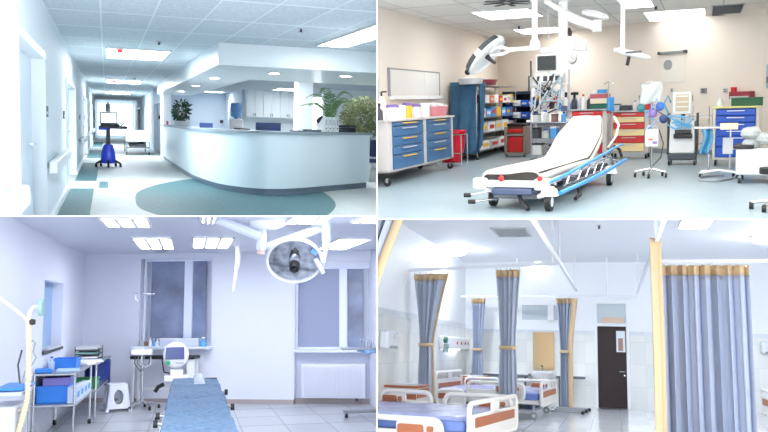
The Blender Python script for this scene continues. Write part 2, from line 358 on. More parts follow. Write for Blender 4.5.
def office_chair(room, loc, rz, label, back_m, h=1.08):
    t = thing(room, 'office_chair', label, 'chair', loc, rz)
    MB().b2((-0.23, -0.23, 0.44), (0.23, 0.23, 0.52)).build('seat', back_m, t, bevel=0.03)
    MB().prism([(-0.24, 0.6), (0.24, 0.6), (0.25, h - 0.12), (0.16, h), (-0.16, h), (-0.25, h - 0.12)], -0.03, 0.03, TT((0, 0.24, 0)) @ RX(math.pi / 2)).build('backrest', back_m, t, bevel=0.02)
    MB().cyl((0, 0, 0.12), (0, 0, 0.45), 0.03).build('gas_lift', chrome, t); MB().b2((-0.03, 0.2, 0.48), (0.03, 0.27, 0.7)).build('back_support', black, t)
    for k in range(5):
        a = 2 * math.pi * k / 5; l = MB().tube([(0, 0, 0.12), (0.28 * math.cos(a), 0.28 * math.sin(a), 0.07)], 0.02); l.build('leg', black, t)
        MB().cyl((0.28 * math.cos(a) - 0.02, 0.28 * math.sin(a), 0.035), (0.28 * math.cos(a) + 0.02, 0.28 * math.sin(a), 0.035), 0.034, 10).build('caster', rubber, t)
    return t
office_chair(TL, (2.72, 17.4, 0), math.pi, 'black office chair whose rounded back shows over the desk', black, 1.2)
vc = thing(TL, 'visitor_chair', 'dark blue chair with chrome legs past the right end of the desk', 'chair', (6.3, 18.9, 0), -0.3)
MB().b2((-0.26, -0.25, 0.42), (0.26, 0.25, 0.5)).build('seat', mat('dark_blue_seat', (40, 56, 92), 0.6), vc, bevel=0.03)
MB().b2((-0.25, 0.2, 0.55), (0.25, 0.26, 0.98)).build('backrest', mat('dark_blue_seat', (40, 56, 92)), vc, bevel=0.03)
for sx in (-1, 1):
    MB().tube([(sx * 0.24, -0.24, 0.0), (sx * 0.24, -0.22, 0.44)], 0.014).build('leg', chrome, vc); MB().tube([(sx * 0.24, 0.3, 0.0), (sx * 0.24, 0.22, 0.45), (sx * 0.24, 0.25, 0.9)], 0.014).build('leg', chrome, vc)
    MB().tube([(sx * 0.28, -0.2, 0.45), (sx * 0.28, -0.2, 0.68), (sx * 0.28, 0.2, 0.68)], 0.016).build('armrest', dgrey, vc)
# things on the counter
CT = 1.17
binder_m = mat('binder_white', (232, 236, 240), 0.5)
for k in range(4):
    t = thing(TL, 'binder', ['first white binder from the curved end in the row below the palm', 'second white binder in the row below the palm', 'third white binder in the row below the palm', 'fourth white binder in the row, beside the black paper trays'][k], 'binder', (4.2 + 0.093 * k, 15.72 + 0.06 * k, CT), 0.45, 'white binders on the desk')
    MB().b2((-0.042, 0, 0), (0.042, 0.26, 0.3)).build('cover', binder_m, t, bevel=0.006); MB().lathe([(0.016, 0), (0.0001, 0.004)], (0, -0.001, 0.07), 12, RX(math.pi / 2)).build('finger_ring', dgrey, t)
    MB().b2((-0.025, -0.002, 0.14), (0.025, 0, 0.25)).build('spine_label', lgrey, t)
t = thing(TL, 'paper_tray', 'stack of black paper trays on the desk beside the binders', 'paper tray', (4.72, 16.15, CT), 0.6)
for k in range(3):
    z = 0.05 * k; m = MB().b2((-0.14, -0.17, z), (0.14, 0.17, z + 0.01))
    for sx in (-0.14, 0.13): m.b2((sx, -0.17, z), (sx + 0.01, 0.17, z + 0.045))
    m.build('tray', mat('tray_black', (38, 44, 60), 0.4), t, bevel=0.004)
t = thing(TL, 'desk_lamp', 'small black headed desk lamp on a silver stem beside the binders', 'desk lamp', (3.95, 15.6, CT))
MB().lathe([(0.0001, 0.0), (0.07, 0.0), (0.07, 0.015), (0.0001, 0.02)], n=14).build('base', chrome, t); MB().tube([(0, 0, 0.01), (0, 0, 0.12), (0.03, 0, 0.2), (0.06, 0, 0.24)], 0.008).build('stem', chrome, t)
MB().tube([(0.02, 0, 0.19), (0.12, 0, 0.31)], 0.03, 10, True, [0.045, 0.025]).build('lamp_head', black, t)
t = solo(TL, 'document_tray', MB().lathe([(0.0001, 0.0), (0.16, 0.0), (0.2, 0.045), (0.19, 0.045), (0.15, 0.012), (0.0001, 0.012)], n=24), mat('slate_bowl', (120, 134, 150), 0.35), 'shallow grey oval dish on the desk left of the binders', 'dish', (3.82, 15.35, CT))
solo(TL, 'clipboard', MB().b2((-0.14, -0.1, 0), (0.14, 0.1, 0.02)), mat('dark_plum', (74, 60, 84), 0.5), 'thin dark folder lying on the desk before the blue monitor', 'folder', (3.46, 15.02, CT), 0.2, bevel=0.004)
solo(TL, 'paper_sheet', MB().b2((-0.15, -0.3, 0), (0.15, 0.3, 0.01)), mat('paper', (226, 232, 236), 0.6), 'flat stack of paper on the desk beside the potted shrub', 'paper', (2.04, 19.6, CT), 0.1)

leafg = mat('leaf_green', (108, 146, 96), 0.5, noise=0.3, scale=6); leafd = mat('leaf_dark', (50, 84, 58), 0.5, noise=0.4, scale=8)
def foliage(mb, c, rad, n, size, rnd, up=0.3, shell=0.35):
    for _ in range(n):
        d = Vector((rnd.gauss(0, 1), rnd.gauss(0, 1), rnd.gauss(0, 1))).normalized(); k = (shell + (1 - shell) * rnd.random()) 
        p = Vector(c) + Vector((d.x * rad[0], d.y * rad[1], d.z * rad[2])) * k
        ax = (d + Vector((rnd.uniform(-.6, .6), rnd.uniform(-.6, .6), rnd.uniform(-.5, .5) + up - 0.5))).normalized()
        sd = ax.cross(Vector((rnd.uniform(-1, 1), rnd.uniform(-1, 1), rnd.uniform(-1, 1)))).normalized(); s = size * rnd.uniform(0.7, 1.3)
        nn = ax.cross(sd) * s * 0.12
        mb._add([p, p + ax * s * 0.45 + sd * s * 0.24 - nn, p + ax * s, p + ax * s * 0.45 - sd * s * 0.24 - nn, p + ax * s * 0.5 + nn], ((0, 1, 4), (1, 2, 4), (2, 3, 4), (3, 0, 4)))
    return mb
def fronds(mb, n, rnd, L, rise, width, base=(0, 0, 0)):
    for k in range(n):
        a = 2 * math.pi * k / n + rnd.uniform(-.25, .25); out = Vector((math.cos(a), math.sin(a), 0)); up0 = rnd.uniform(0.7, 1.5) * rise; l = L * rnd.uniform(0.75, 1.1); P = []
        for i in range(9):
            t = i / 8; P.append(Vector(base) + out * l * t * (0.45 + 0.55 * t) + Vector((0, 0, up0 * (1.5 * t - 1.05 * t * t))))
        mb.tube(P, 0.008, 5)
        for i in range(1, 9):
            t = i / 8; tg = (P[i] - P[i - 1]).normalized(); sd = tg.cross(Vector((0, 0, 1))).normalized()
            for q in (0.0, 0.5):
                p0 = P[i - 1].lerp(P[i], q)
                for sg in (-1, 1):
                    ln = width * math.sin(math.pi * min(0.92, 0.2 + 0.75 * t)); tip = p0 + (sd * sg * 0.8 + tg * 0.6 + Vector((0, 0, -0.25))) * ln
                    mb._add([p0, p0.lerp(tip, 0.4) + tg * 0.022, tip, p0.lerp(tip, 0.4) - tg * 0.022], ((0, 1, 2), (0, 2, 3)))
    return mb
rnd = random.Random(3)
t = thing(TL, 'potted_shrub', 'bushy green shrub in a white planter on the far end of the desk', 'potted plant', (2.2, 25.5, CT))
MB().lathe([(0.0001, 0), (0.2, 0), (0.24, 0.14), (0.22, 0.14), (0.19, 0.05), (0.0001, 0.05)], n=20).build('planter', white, t)
st = MB()
for k in range(4): st.tube([(0.03 * math.cos(k * 1.6), 0.03 * math.sin(k * 1.6), 0.05), (0.12 * math.cos(k * 1.6), 0.1 * math.sin(k * 1.6), 0.45)], 0.01)
st.build('stem', mat('bark', (96, 80, 62), 0.8), t); foliage(MB(), (0, 0, 0.42), (0.25, 0.25, 0.33), 260, 0.13, rnd).build('foliage', leafd, t, keep_normals=True)
t = thing(TL, 'potted_palm', 'arching green palm behind the row of white binders', 'potted plant', (4.62, 17.0, 0))
MB().lathe([(0.0001, 0), (0.18, 0), (0.24, 0.5), (0.21, 0.5), (0.19, 0.44), (0.0001, 0.44)], n=20).build('planter', white, t)
MB().tube([(0, 0, 0.42), (0.02, 0, 0.9), (0, 0, 1.42)], 0.03).build('stem', leafd, t); fronds(MB(), 10, rnd, 0.6, 1.02, 0.2, (0, 0, 1.36)).build('frond', leafg, t, keep_normals=True)
t = thing(TL, 'potted_ficus', 'dense variegated ficus with cream and green leaves at the desk end', 'potted plant', (5.72, 18.2, 0))
MB().lathe([(0.0001, 0), (0.2, 0), (0.26, 0.42), (0.23, 0.42), (0.2, 0.36), (0.0001, 0.36)], n=20).build('planter', white, t)
MB().tube([(0, 0, 0.36), (0.03, 0, 0.8), (-0.02, 0, 1.4)], 0.03).build('trunk', mat('bark', (96, 80, 62)), t)
leafv = mat('leaf_variegated', (132, 140, 102), 0.5, noise=0.75, scale=14)
foliage(MB(), (0, 0, 1.48), (0.52, 0.44, 0.5), 2600, 0.075, rnd).build('foliage', leafv, t, keep_normals=True)
# office behind
wc = thing(TL, 'water_cooler', 'white water cooler with a blue bottle in the office', 'water cooler', (3.82, 25.2, 0))
MB().b2((-0.2, -0.18, 0.0), (0.2, 0.18, 1.42)).build('body', white, wc, bevel=0.03); MB().b2((-0.13, -0.19, 0.95), (0.13, -0.17, 1.2)).build('tap_recess', lgrey, wc)
for sx, m in ((-0.05, blue), (0.05, red)): MB().cyl((sx, -0.22, 1.12), (sx, -0.18, 1.12), 0.02, 10).build('tap', m, wc)
MB().lathe([(0.05, 1.42), (0.06, 1.46), (0.17, 1.5), (0.18, 1.62), (0.172, 1.64), (0.18, 1.66), (0.18, 1.86), (0.16, 1.91), (0.0001, 1.91)], n=24).build('bottle', mat('water_blue', (104, 150, 204), 0.15, trans=0.35), wc)
for k in range(3):
    x0 = 4.36 + 0.56 * k
    t = thing(TL, 'wall_cabinet', ['white wall cabinet nearest the water cooler', 'middle white wall cabinet on the office wall', 'white wall cabinet nearest the office column'][k], 'cabinet', (x0, 26.9, 1.5), 0, 'white office wall cabinets')
    MB().b2((0, -0.35, 0), (0.555, 0, 0.95)).build('body', white, t)
    for j in (0, 1):
        d = MB().b2((0.005 + 0.275 * j, -0.37, 0.005), (0.27 + 0.275 * j, -0.35, 0.945)).build('door', mat('cabinet_door', (222, 230, 236), 0.4), t, bevel=0.004)
        MB().b2((0.235 + 0.06 * j, -0.395, 0.05), (0.25 + 0.06 * j, -0.37, 0.13)).build('handle', dgrey, d)
solo(TL, 'light_switch', MB().b2((-0.06, -0.02, -0.06), (0.06, 0, 0.06)), dgrey, 'small dark switch on the grey office wall', 'switch', (4.15, 30.98, 1.33))
dd = struct(TL, 'door_9', MB().b2((4.24, 27.6, 0), (4.28, 29.6, 1.85)), door_grey, 'grey door in the office side wall')
f = MB(); f.b2((4.22, 27.5, 0), (4.28, 27.6, 1.9)); f.b2((4.22, 29.6, 0), (4.28, 29.7, 1.9)); f.b2((4.22, 27.5, 1.85), (4.28, 29.7, 1.92)); f.build('door_frame', tl_trim, dd)

# laptop cart in the corridor
ct = thing(TL, 'laptop_cart', 'blue and black laptop cart on casters standing in the corridor', 'cart', (0.05, 23.2, 0))
cobalt = mat('cobalt_blue', (48, 74, 214), 0.35)
MB().lathe([(0.19, 0.1), (0.2, 0.16), (0.18, 0.4), (0.12, 0.6), (0.06, 0.63), (0.0001, 0.63)], n=20).build('base_cover', cobalt, ct)
MB().b2((-0.055, -0.05, 0.55), (0.055, 0.05, 1.1)).build('column', mat('cart_black', (34, 38, 52), 0.4), ct, bevel=0.01)
for k in range(5):
    a = 2 * math.pi * k / 5 - math.pi / 2; c, s = math.cos(a), math.sin(a)
    l = MB().tube([(0.08 * c, 0.08 * s, 0.17), (0.2 * c, 0.2 * s, 0.16), (0.33 * c, 0.33 * s, 0.1)], 0.03, 8, True, [0.04, 0.035, 0.025]).build('leg', black, ct)
    MB().cyl((0.33 * c - 0.03, 0.33 * s, 0.05), (0.33 * c + 0.03, 0.33 * s, 0.05), 0.05, 14).build('caster', rubber, ct)
MB().b2((-0.2, -0.2, 1.04), (0.5, 0.2, 1.12)).build('tray', mat('cart_black', (34, 38, 52)), ct, bevel=0.015)
d = MB().b2((-0.25, -0.19, 1.0), (0.0, 0.19, 1.12)).build('drawer', cobalt, ct, bevel=0.015); MB().b2((-0.2, -0.21, 1.05), (-0.06, -0.19, 1.07)).build('handle', navy, d)
MB().tube([(0.3, 0.1, 1.1), (0.38, 0.1, 1.16), (0.42, 0.05, 1.2)], 0.012).build('side_handle', black, ct)
MB().cyl((0.05, 0.16, 1.1), (0.0, 0.24, 1.75), 0.02).build('pole', steel, ct)
MB().b2((-0.06, 0.2, 1.5), (0.06, 0.28, 1.72)).build('camera_box', mat('slate', (96, 106, 122), 0.4), ct, bevel=0.01)
lp = thing(TL, 'laptop', 'open silver laptop with a bright screen on the blue cart', 'laptop', (0.07, 23.15, 1.12))
MB().b2((-0.22, -0.18, 0), (0.28, 0.16, 0.05)).build('keyboard_base', black, lp, bevel=0.006)
s = MB().box((0, 0.16, 0.21), (0.46, 0.02, 0.33), m=RX(-0.15)).build('lid', mat('laptop_grey', (78, 86, 100), 0.4), lp, bevel=0.005)
MB().box((0, 0.145, 0.212), (0.4, 0.006, 0.27), m=RX(-0.15)).build('screen', lamp_mat('laptop_screen', (238, 246, 252), 0.9), s)
# hospital trolley bed far down the corridor
b = thing(TL, 'stretcher', 'white hospital bed with metal frame parked by the right corridor wall', 'bed', (1.12, 31.2, 0))
MB().b2((-0.36, 0.06, 0.62), (0.36, 3.4, 0.74)).build('mattress', white, b, bevel=0.03)
MB().prism([(-0.44, 0), (0.44, 0), (0.44, 0.3), (0.36, 0.42), (-0.36, 0.42), (-0.44, 0.3)], -0.02, 0.02, TT((0, 0, 0.5)) @ RX(math.pi / 2)).build('footboard', mat('bed_end_white', (226, 234, 240), 0.4), b, bevel=0.01)
MB().b2((-0.42, 0.02, 0.5), (0.42, 3.4, 0.56)).build('bed_frame', dgrey, b)
for sx in (-0.4, 0.4):
    for y in (0.06, 3.3):
        l = MB().cyl((sx, y, 0.1), (sx, y, 0.55), 0.025).build('leg', steel, b); MB().cyl((sx - 0.02, y, 0.06), (sx + 0.02, y, 0.06), 0.06, 12).build('caster', dgrey, l)
    MB().tube([(sx * 1.12, 0.3, 0.5), (sx * 1.12, 0.3, 0.85), (sx * 1.12, 2.6, 0.85), (sx * 1.12, 2.6, 0.5)], 0.016).build('side_rail', chrome, b)
m = MB(); m.cyl((-0.4, 0.05, 0.28), (0.4, 0.05, 0.28), 0.018); m.cyl((-0.3, 0.05, 0.36), (0.3, 0.4, 0.5), 0.03); m.b2((-0.3, 0.1, 0.3), (0.3, 1.8, 0.4)); m.build('undercarriage', dgrey, b)
# ================================================================ TRAUMA ROOM: structure
tr_wall = mat('beige_wall', (230, 221, 211), 0.7); tr_floor = mat('blue_grey_vinyl', (148, 166, 176), 0.35, noise=0.05, scale=2.5)
tr_ceil = tiles('trauma_ceiling_tiles', (236, 234, 230), (232, 230, 227), (180, 178, 176), 1.2, 1.9, (0.02, 0.05), 0.85, (0.3, 0.4, 0), speck=0.05, sscale=20)
tr_lamp = lamp_mat('trauma_lamp_panel', (255, 253, 248), PANEL['tr'])
BC, BE = (-6.05, 25.0), (1.2, 20.4); TH = 3.36
struct(TR, 'floor', MB().b2((-8, 6, -0.05), (3, 26, 0)), tr_floor)
struct(TR, 'ceiling', MB().b2((-6.3, 6.5, TH), (3, 26, TH + 0.05)), tr_ceil)
struct(TR, 'wall_left', MB().b2((-6.2, 7, 0), (-6.05, 25.2, TH)), tr_wall)
BWA = math.atan2(BE[1] - BC[1], BE[0] - BC[0]); BWL = math.hypot(BE[0] - BC[0], BE[1] - BC[1])
def bw(u, z, off=0.0):                                       # a point on the back wall, u metres from its left corner
    return Vector((BC[0] + math.cos(BWA) * u + math.sin(BWA) * off, BC[1] + math.sin(BWA) * u - math.cos(BWA) * off, z))
def bwp(px, py):
    p = TR.on(px, py, BC, BE); return math.hypot(p.x - BC[0], p.y - BC[1]), p.z
m = MB(); m.box(bw(BWL / 2, TH / 2, -0.1), (BWL + 0.4, 0.2, TH), BWA); struct(TR, 'wall_back', m, tr_wall)
struct(TR, 'wall_right', MB().b2((1.2, 8.0, 0), (1.35, 20.6, TH)), tr_wall)
m = MB(); m.box(bw(BWL / 2, 0.06, 0.012), (BWL, 0.024, 0.12), BWA); struct(TR, 'baseboard_back', m, mat('cove_grey', (150, 156, 160), 0.5))
struct(TR, 'baseboard_left', MB().b2((-6.05, 7, 0), (-6.02, 25, 0.12)), mat('cove_grey', (150, 156, 160)))
# ---------------------------------------------------------------- trauma room: ceiling fittings
def ceil_rect(room, pts, z):
    P = [room.at(px, py, z=z) for px, py in pts]
    return min(p.x for p in P), max(p.x for p in P), min(p.y for p in P), max(p.y for p in P)
for pts, lb in ((((485, 17), (520, 8), (540, 13)), 'large lit ceiling panel above the left surgical lamp'), (((515, 30), (557, 26)), 'lit ceiling panel behind the white lamp poles'), (((645, 15), (706, 7), (660, 20)), 'long lit ceiling panel right of the centre'), (((620, 3), (650, -4)), 'lit ceiling panel cut by the top of the picture')):
    x0, x1, y0, y1 = ceil_rect(TR, pts, TH)
    px_ = pts[0][0]
    if y1 - y0 < 1.6: y1 = y0 + 1.7
    if x1 - x0 > 1.6: x1 = x0 + 1.5
    troffer(TR, x0, x1, y0, y1, TH, lamp_mat('trauma_lamp_panel_dim', (255, 253, 248), 4.0) if px_ > 640 else tr_lamp, lb, 'trauma room ceiling lights')
for x0_ in (-4.4, -1.2):  # unseen panels, added to light the trolley sheet from above
    for y0_ in (8.0, 11.8): troffer(TR, x0_, x0_ + 1.4, y0_, y0_ + 1.9, TH, tr_lamp, 'added unseen fill panel over the %s of the trauma room' % {(-4.4, 8.0): 'front left', (-4.4, 11.8): 'middle left', (-1.2, 8.0): 'front right', (-1.2, 11.8): 'middle right'}[(x0_, y0_)], 'trauma room ceiling lights')
def vent(room, x0, x1, y0, y1, z, label, m, n=6, tilt_=0.4):
    t = thing(room, 'ceiling_vent', label, 'vent', ((x0 + x1) / 2, (y0 + y1) / 2, z)); W, D = (x1 - x0) / 2, (y1 - y0) / 2
    f = MB(); f.b2((-W, -D, -0.02), (W, -D + 0.06, 0)); f.b2((-W, D - 0.06, -0.02), (W, D, 0)); f.b2((-W, -D, -0.02), (-W + 0.04, D, 0)); f.b2((W - 0.04, -D, -0.02), (W, D, 0)); f.build('frame', lgrey, t)
    g = MB()
    for k in range(n): y = lerp(-D + 0.1, D - 0.1, k / (n - 1)); g.box((0, y, -0.015), (2 * W - 0.06, (2 * D) / n * 0.82, 0.006), m=RX(tilt_))
    g.build('grille', m, t); return t
x0, x1, y0, y1 = ceil_rect(TR, ((711, 12), (745, 3)), TH); vent(TR, x0, x1, y0, y0 + 2.0, TH, 'grey return air grille on the ceiling at the right', grey)
t = thing(TR, 'ceiling_diffuser', 'dark star shaped air diffuser on the ceiling at the top left', 'vent', tuple(TR.at(507, 1, z=TH)))
MB().lathe([(0.0001, -0.03), (0.12, -0.03), (0.42, -0.005), (0.42, 0)], n=4).build('plate', lgrey, t); g = MB()
for k in range(8):
    a = k * math.pi / 4; g.box((0.26 * math.cos(a), 0.4 * math.sin(a), -0.034), (0.4, 0.09, 0.01), m=RZ(a))
g.build('slot', dgrey, t)
for i, (px, py) in enumerate(((656, 6), (519, 26))):
    t = thing(TR, 'sprinkler', ['ceiling sprinkler left of the long lit panel', 'ceiling sprinkler between the two left lit panels'][i], 'sprinkler', tuple(TR.at(px, py, z=TH)), 0, 'trauma room sprinklers')
    MB().lathe([(0.0001, -0.012), (0.06, -0.01), (0.06, 0)], n=12).build('plate', lgrey, t); MB().cyl((0, 0, -0.08), (0, 0, -0.01), 0.025, 8).build('head', dgrey, t)
# surgical lamp on the left: post, arm, ring head
def P3(room, px, py, y): return room.at(px, py, y=y)
Y1 = 15.0; a0 = P3(TR, 534.5, 2, Y1); a1 = P3(TR, 534.8, 47, Y1)
t = thing(TR, 'surgical_lamp', 'white surgical lamp on a ceiling post, its ring head tilted at the left', 'surgical lamp', (a1.x, Y1, TH))
o = Vector((a1.x, Y1, TH)); L = lambda px, py, y=Y1: P3(TR, px, py, y) - o
m = MB(); m.cyl((0, 0, 0), L(534.8, 44), 0.055, 16); m.build('post', gloss, t)
m = MB(); m.lathe([(0.16, 0), (0.16, -0.06), (0.06, -0.14)], n=20); m.build('ceiling_mount', gloss, t)
j = L(535, 46); m = MB(); m.lathe([(0.0001, -0.09), (0.08, -0.08), (0.1, 0.0), (0.09, 0.08), (0.05, 0.14)], j, 18); m.build('joint', gloss, t)
MB().tube([L(532, 48.5), L(520, 49), L(508, 50)], 0.04, 12).build('arm', gloss, t)
hc = L(486, 55.5); tilt = RY(-0.80) @ RX(-0.12)
# yoke loop
yk = MB(); yk.tube([L(509, 49.5), L(502, 47.0), L(496, 47.5), L(490, 52)], 0.03, 10); yk.tube([L(509, 51), L(503, 54), L(496, 55), L(490, 55)], 0.03, 10); yk.build('yoke', gloss, t)
MB().lathe([(0.0001, 0.13), (0.3, 0.12), (0.43, 0.07), (0.46, 0.0), (0.44, -0.05), (0.4, -0.06), (0.36, -0.03), (0.0001, -0.02)], hc, 36, tilt, 1.0, 0.85).build('lamp_head', gloss, t)
dk = MB()
for a0_, a1_ in ((-2.75, -1.75), (-1.45, -0.45)):
    dk.grid(10, 2, lambda u, v: hc + tilt.to_3x3() @ Vector((lerp(0.476, 0.452, v) * math.cos(lerp(a0_, a1_, u)), 0.86 * lerp(0.476, 0.452, v) * math.sin(lerp(a0_, a1_, u)), lerp(-0.02, 0.08, v))))
dk.build('glass_cover', mat('lamp_dark_glass', (70, 74, 80), 0.2), t)
MB().tube([hc + tilt.to_3x3() @ Vector((0, 0, -0.03)), hc + tilt.to_3x3() @ Vector((0, 0, -0.12)), hc + tilt.to_3x3() @ Vector((0.02, 0, -0.24))], 0.035, 10, True, [0.05, 0.035, 0.03]).build('handle', black, t)
MB().ball(hc + tilt.to_3x3() @ Vector((-0.45, -0.08, 0.03)), 0.06).build('knob', black, t)
# central supply boom
Y2 = 15.5; c1 = P3(TR, 563, 30, Y2)
t = thing(TR, 'ceiling_boom', 'thick white ceiling boom with jointed arms over the trolley', 'boom', (c1.x, Y2, TH)); o = Vector((c1.x, Y2, TH)); L = lambda px, py, y=Y2: P3(TR, px, py, y) - o
MB().tube([(0, 0, 0), L(563, 13), L(563, 54)], 0.09, 20).build('column', gloss, t)
MB().lathe([(0.22, 0), (0.22, -0.08), (0.1, -0.12)], n=24).build('ceiling_mount', gloss, t)
m = MB(); m.tube([L(563, 14), L(580, 21), L(597, 27)], 0.1, 14, True, [0.1, 0.085, 0.08]); m.cyl(L(597, 31.5), L(597, 20), 0.09, 16); m.build('arm', gloss, t)
m = MB(); m.tube([L(563, 12, Y2 - .3), L(552, 5, Y2 - .3), L(545, 1, Y2 - .3)], 0.048, 12); m.build('arm', gloss, t)
m = MB(); m.cyl(L(561, 46), L(576, 45.5), 0.09, 18); m.cyl(L(576, 45.5), L(587, 45.5), 0.105, 18); m.build('service_head', gloss, t, bevel=0.01)
MB().b2(L(574.5, 41) - Vector((0, 0.12, 0)), L(575.2, 50) + Vector((0, 0.0, 0))).build('seam', lgrey, t)
m = MB(); m.cyl(L(541, 50.5), L(556, 49.5), 0.06, 16); m.build('crossbar', gloss, t); MB().cyl(L(554, 49), L(561, 49), 0.03, 10).build('link', gloss, t)
MB().lathe([(0.0001, 0.09), (0.2, 0.06), (0.26, 0.0), (0.22, -0.04), (0.0001, -0.05)], L(595, 15), 28, RY(0.3)).build('disc_cover', gloss, t)
MB().tube([L(569, 28), L(570, 32), L(570, 36)], 0.03, 8, True, [0.02, 0.04, 0.03]).build('hook', black, t)
MB().cyl(L(548, 0), L(548, 40), 0.013, 8).build('rod', steel, t)
# small lamp on the right
Y3 = 14.5; c1 = P3(TR, 622.5, 48, Y3); t = thing(TR, 'surgical_lamp', 'flat white surgical lamp on a straight post in the centre right', 'surgical lamp', (c1.x, Y3, TH)); o = Vector((c1.x, Y3, TH)); L = lambda px, py, y=Y3: P3(TR, px, py, y) - o
MB().cyl((0, 0, 0), L(622.5, 49), 0.038, 14).build('post', gloss, t); MB().lathe([(0.14, 0), (0.14, -0.05), (0.04, -0.1)], n=20).build('ceiling_mount', gloss, t)
hd = L(633, 54); tl = RY(0.26)
MB().lathe([(0.0001, 0.05), (0.14, 0.045), (0.28, 0.02), (0.3, -0.01), (0.26, -0.04), (0.0001, -0.05)], hd, 28, tl, 1.0, 0.9).build('lamp_head', gloss, t)
MB().tube([L(622.5, 48), L(618, 50), L(614, 50)], 0.03, 10).build('arm', gloss, t)
m = MB(); m.b2(hd + Vector((-0.1, -0.275, 0.0)), hd + Vector((0.16, -0.26, 0.035))); m.build('label_strip', dgrey, t)
MB().tube([hd + Vector((-0.06, -0.05, -0.04)), hd + Vector((-0.09, -0.05, -0.19))], 0.03).build('handle', black, t)
# ---------------------------------------------------------------- trauma room: walls
t = thing(TR, 'whiteboard', 'white wall board with grey frame and ledge above the blue drawers', 'whiteboard', (-6.05, 17.2, 1.9))
for y0, y1 in ((-1.7, 0.52), (0.54, 1.6)): MB().b2((0.0, y0, -0.25), (0.02, y1, 0.27)).build('board', mat('board_white', (224, 224, 222), 0.35), t)
f = MB(); f.b2((0, -1.74, 0.26), (0.03, 1.64, 0.29)); f.b2((0, -1.78, -0.29), (0.035, -1.7, 0.29)); f.b2((0, 1.6, -0.29), (0.03, 1.64, 0.29)); f.build('frame', grey, t)
m = MB(); m.b2((0, -1.7, -0.36), (0.1, 0.52, -0.27)); m.b2((0, 0.56, -0.36), (0.1, 1.64, -0.27)); m.build('ledge', white, t, bevel=0.01)
t = thing(TR, 'soap_dispenser', 'tall pale wall dispenser panel left of the white board', 'dispenser', (-6.05, 14.62, 1.55)); MB().b2((0, -0.3, -0.45), (0.1, 0.1, 0.42)).build('housing', lgrey, t, bevel=0.02); MB().b2((0.02, -0.2, 0.42), (0.06, 0.0, 0.46)).build('cap', dgrey, t)
def on_back(name, label, cat, px0, px1, py0, py1, m, d=0.03, group=None, part='plate', bevel=0.006):
    u0, za = bwp(px0, py1); u1, zb = bwp(px1, py0); p = bw((u0 + u1) / 2, (za + zb) / 2, 0.0)
    t = thing(TR, name, label, cat, tuple(p), BWA, group); t['w'] = 0; del t['w']
    MB().b2((-(u1 - u0) / 2, -d, -(zb - za) / 2), ((u1 - u0) / 2, 0, (zb - za) / 2)).build(part, m, t, bevel=bevel); return t, (u1 - u0) / 2, (zb - za) / 2
u, z = bwp(572.5, 57.5); t = thing(TR, 'wall_clock', 'round white wall clock with black hands on the beige wall', 'clock', tuple(bw(u, z)), BWA)
MB().lathe([(0.0001, 0.05), (0.15, 0.05), (0.175, 0.03), (0.175, 0)], (0, 0, 0), 32, RX(math.pi / 2)).build('case', lgrey, t)
MB().lathe([(0.0001, 0.053), (0.145, 0.053)], (0, 0, 0), 32, RX(math.pi / 2)).build('face', white, t)
m = MB()
for k in range(12): a = k * math.pi / 6; m.box((0.12 * math.sin(a), -0.055, 0.12 * math.cos(a)), (0.012, 0.004, 0.03), m=RY(a))
m.build('numerals', black, t)
MB().box((0.0, -0.058, 0.035), (0.012, 0.004, 0.09)).build('minute_hand', black, t); MB().box((0.025, -0.058, -0.015), (0.012, 0.004, 0.07), m=RY(2.2)).build('hour_hand', black, t)
t, a, b = on_back('film_viewer_rail', 'grey rail with clips high on the beige wall', 'rail', 659.5, 687.5, 50, 54.5, grey, 0.07, part='rail')
for sx in (-a, a - 0.06): MB().b2((sx, -0.09, -b * 1.4), (sx + 0.06, 0, b * 1.2)).build('end_cap', dgrey, t)
t, a, b = on_back('wall_poster', 'pale white sheet pinned on the wall under the grey rail', 'poster', 660.5, 686, 55, 83, mat('pale_sheet', (228, 224, 216), 0.6), 0.01)
MB().lathe([(0.09, 0.012), (0.13, 0.012)], (-a * 0.4, 0, b * 0.35), 24, RX(math.pi / 2)).build('emblem', lgrey, t)
for i, (x0, x1, y0, y1, mm, lb) in enumerate(((701, 707, 88, 93.5, grey, 'grey square outlet plate between ventilator and blue cart'), (689, 693, 95, 101, grey, 'grey outlet plate beside the ventilator screen'), (723.5, 727.5, 88, 93, lgrey, 'pale switch plate left of the red wall box'), (671, 674, 88, 92, lgrey, 'small pale outlet plate above the ventilator'))):
    t, a, b = on_back('outlet_plate', lb, 'outlet', x0, x1, y0, y1, mm, 0.03, 'wall outlets')
    m = MB(); [m.b2((-a * 0.5, -0.034, z), (a * 0.5, -0.03, z + b * 0.4)) for z in (-b * 0.6, b * 0.2)]; m.build('socket', dgrey, t)
on_back('alarm_box', 'small red box on the beige wall beside the maroon bin', 'alarm', 732.5, 737, 87, 92.5, red, 0.08)
t, a, b = on_back('sharps_container', 'maroon and white box mounted on the wall above the blue cart', 'sharps box', 734, 755, 91, 99, mat('maroon', (150, 52, 66), 0.45), 0.22, part='body')
MB().b2((-a * 0.9, -0.23, -b), (a * 0.9, -0.02, -b * 0.25)).build('tray', lgrey, t)
t = thing(TR, 'glove_dispenser', 'pale blue dispenser on the right wall at the picture edge', 'dispenser', (1.2, 17.0, 1.75)); MB().b2((-0.12, -0.5, -0.22), (0, 0.5, 0.25)).build('housing', mat('pale_blue', (120, 150, 178), 0.4), t, bevel=0.03); MB().b2((-0.13, -0.3, -0.12), (-0.12, 0.3, 0.0)).build('slot', dgrey, t)

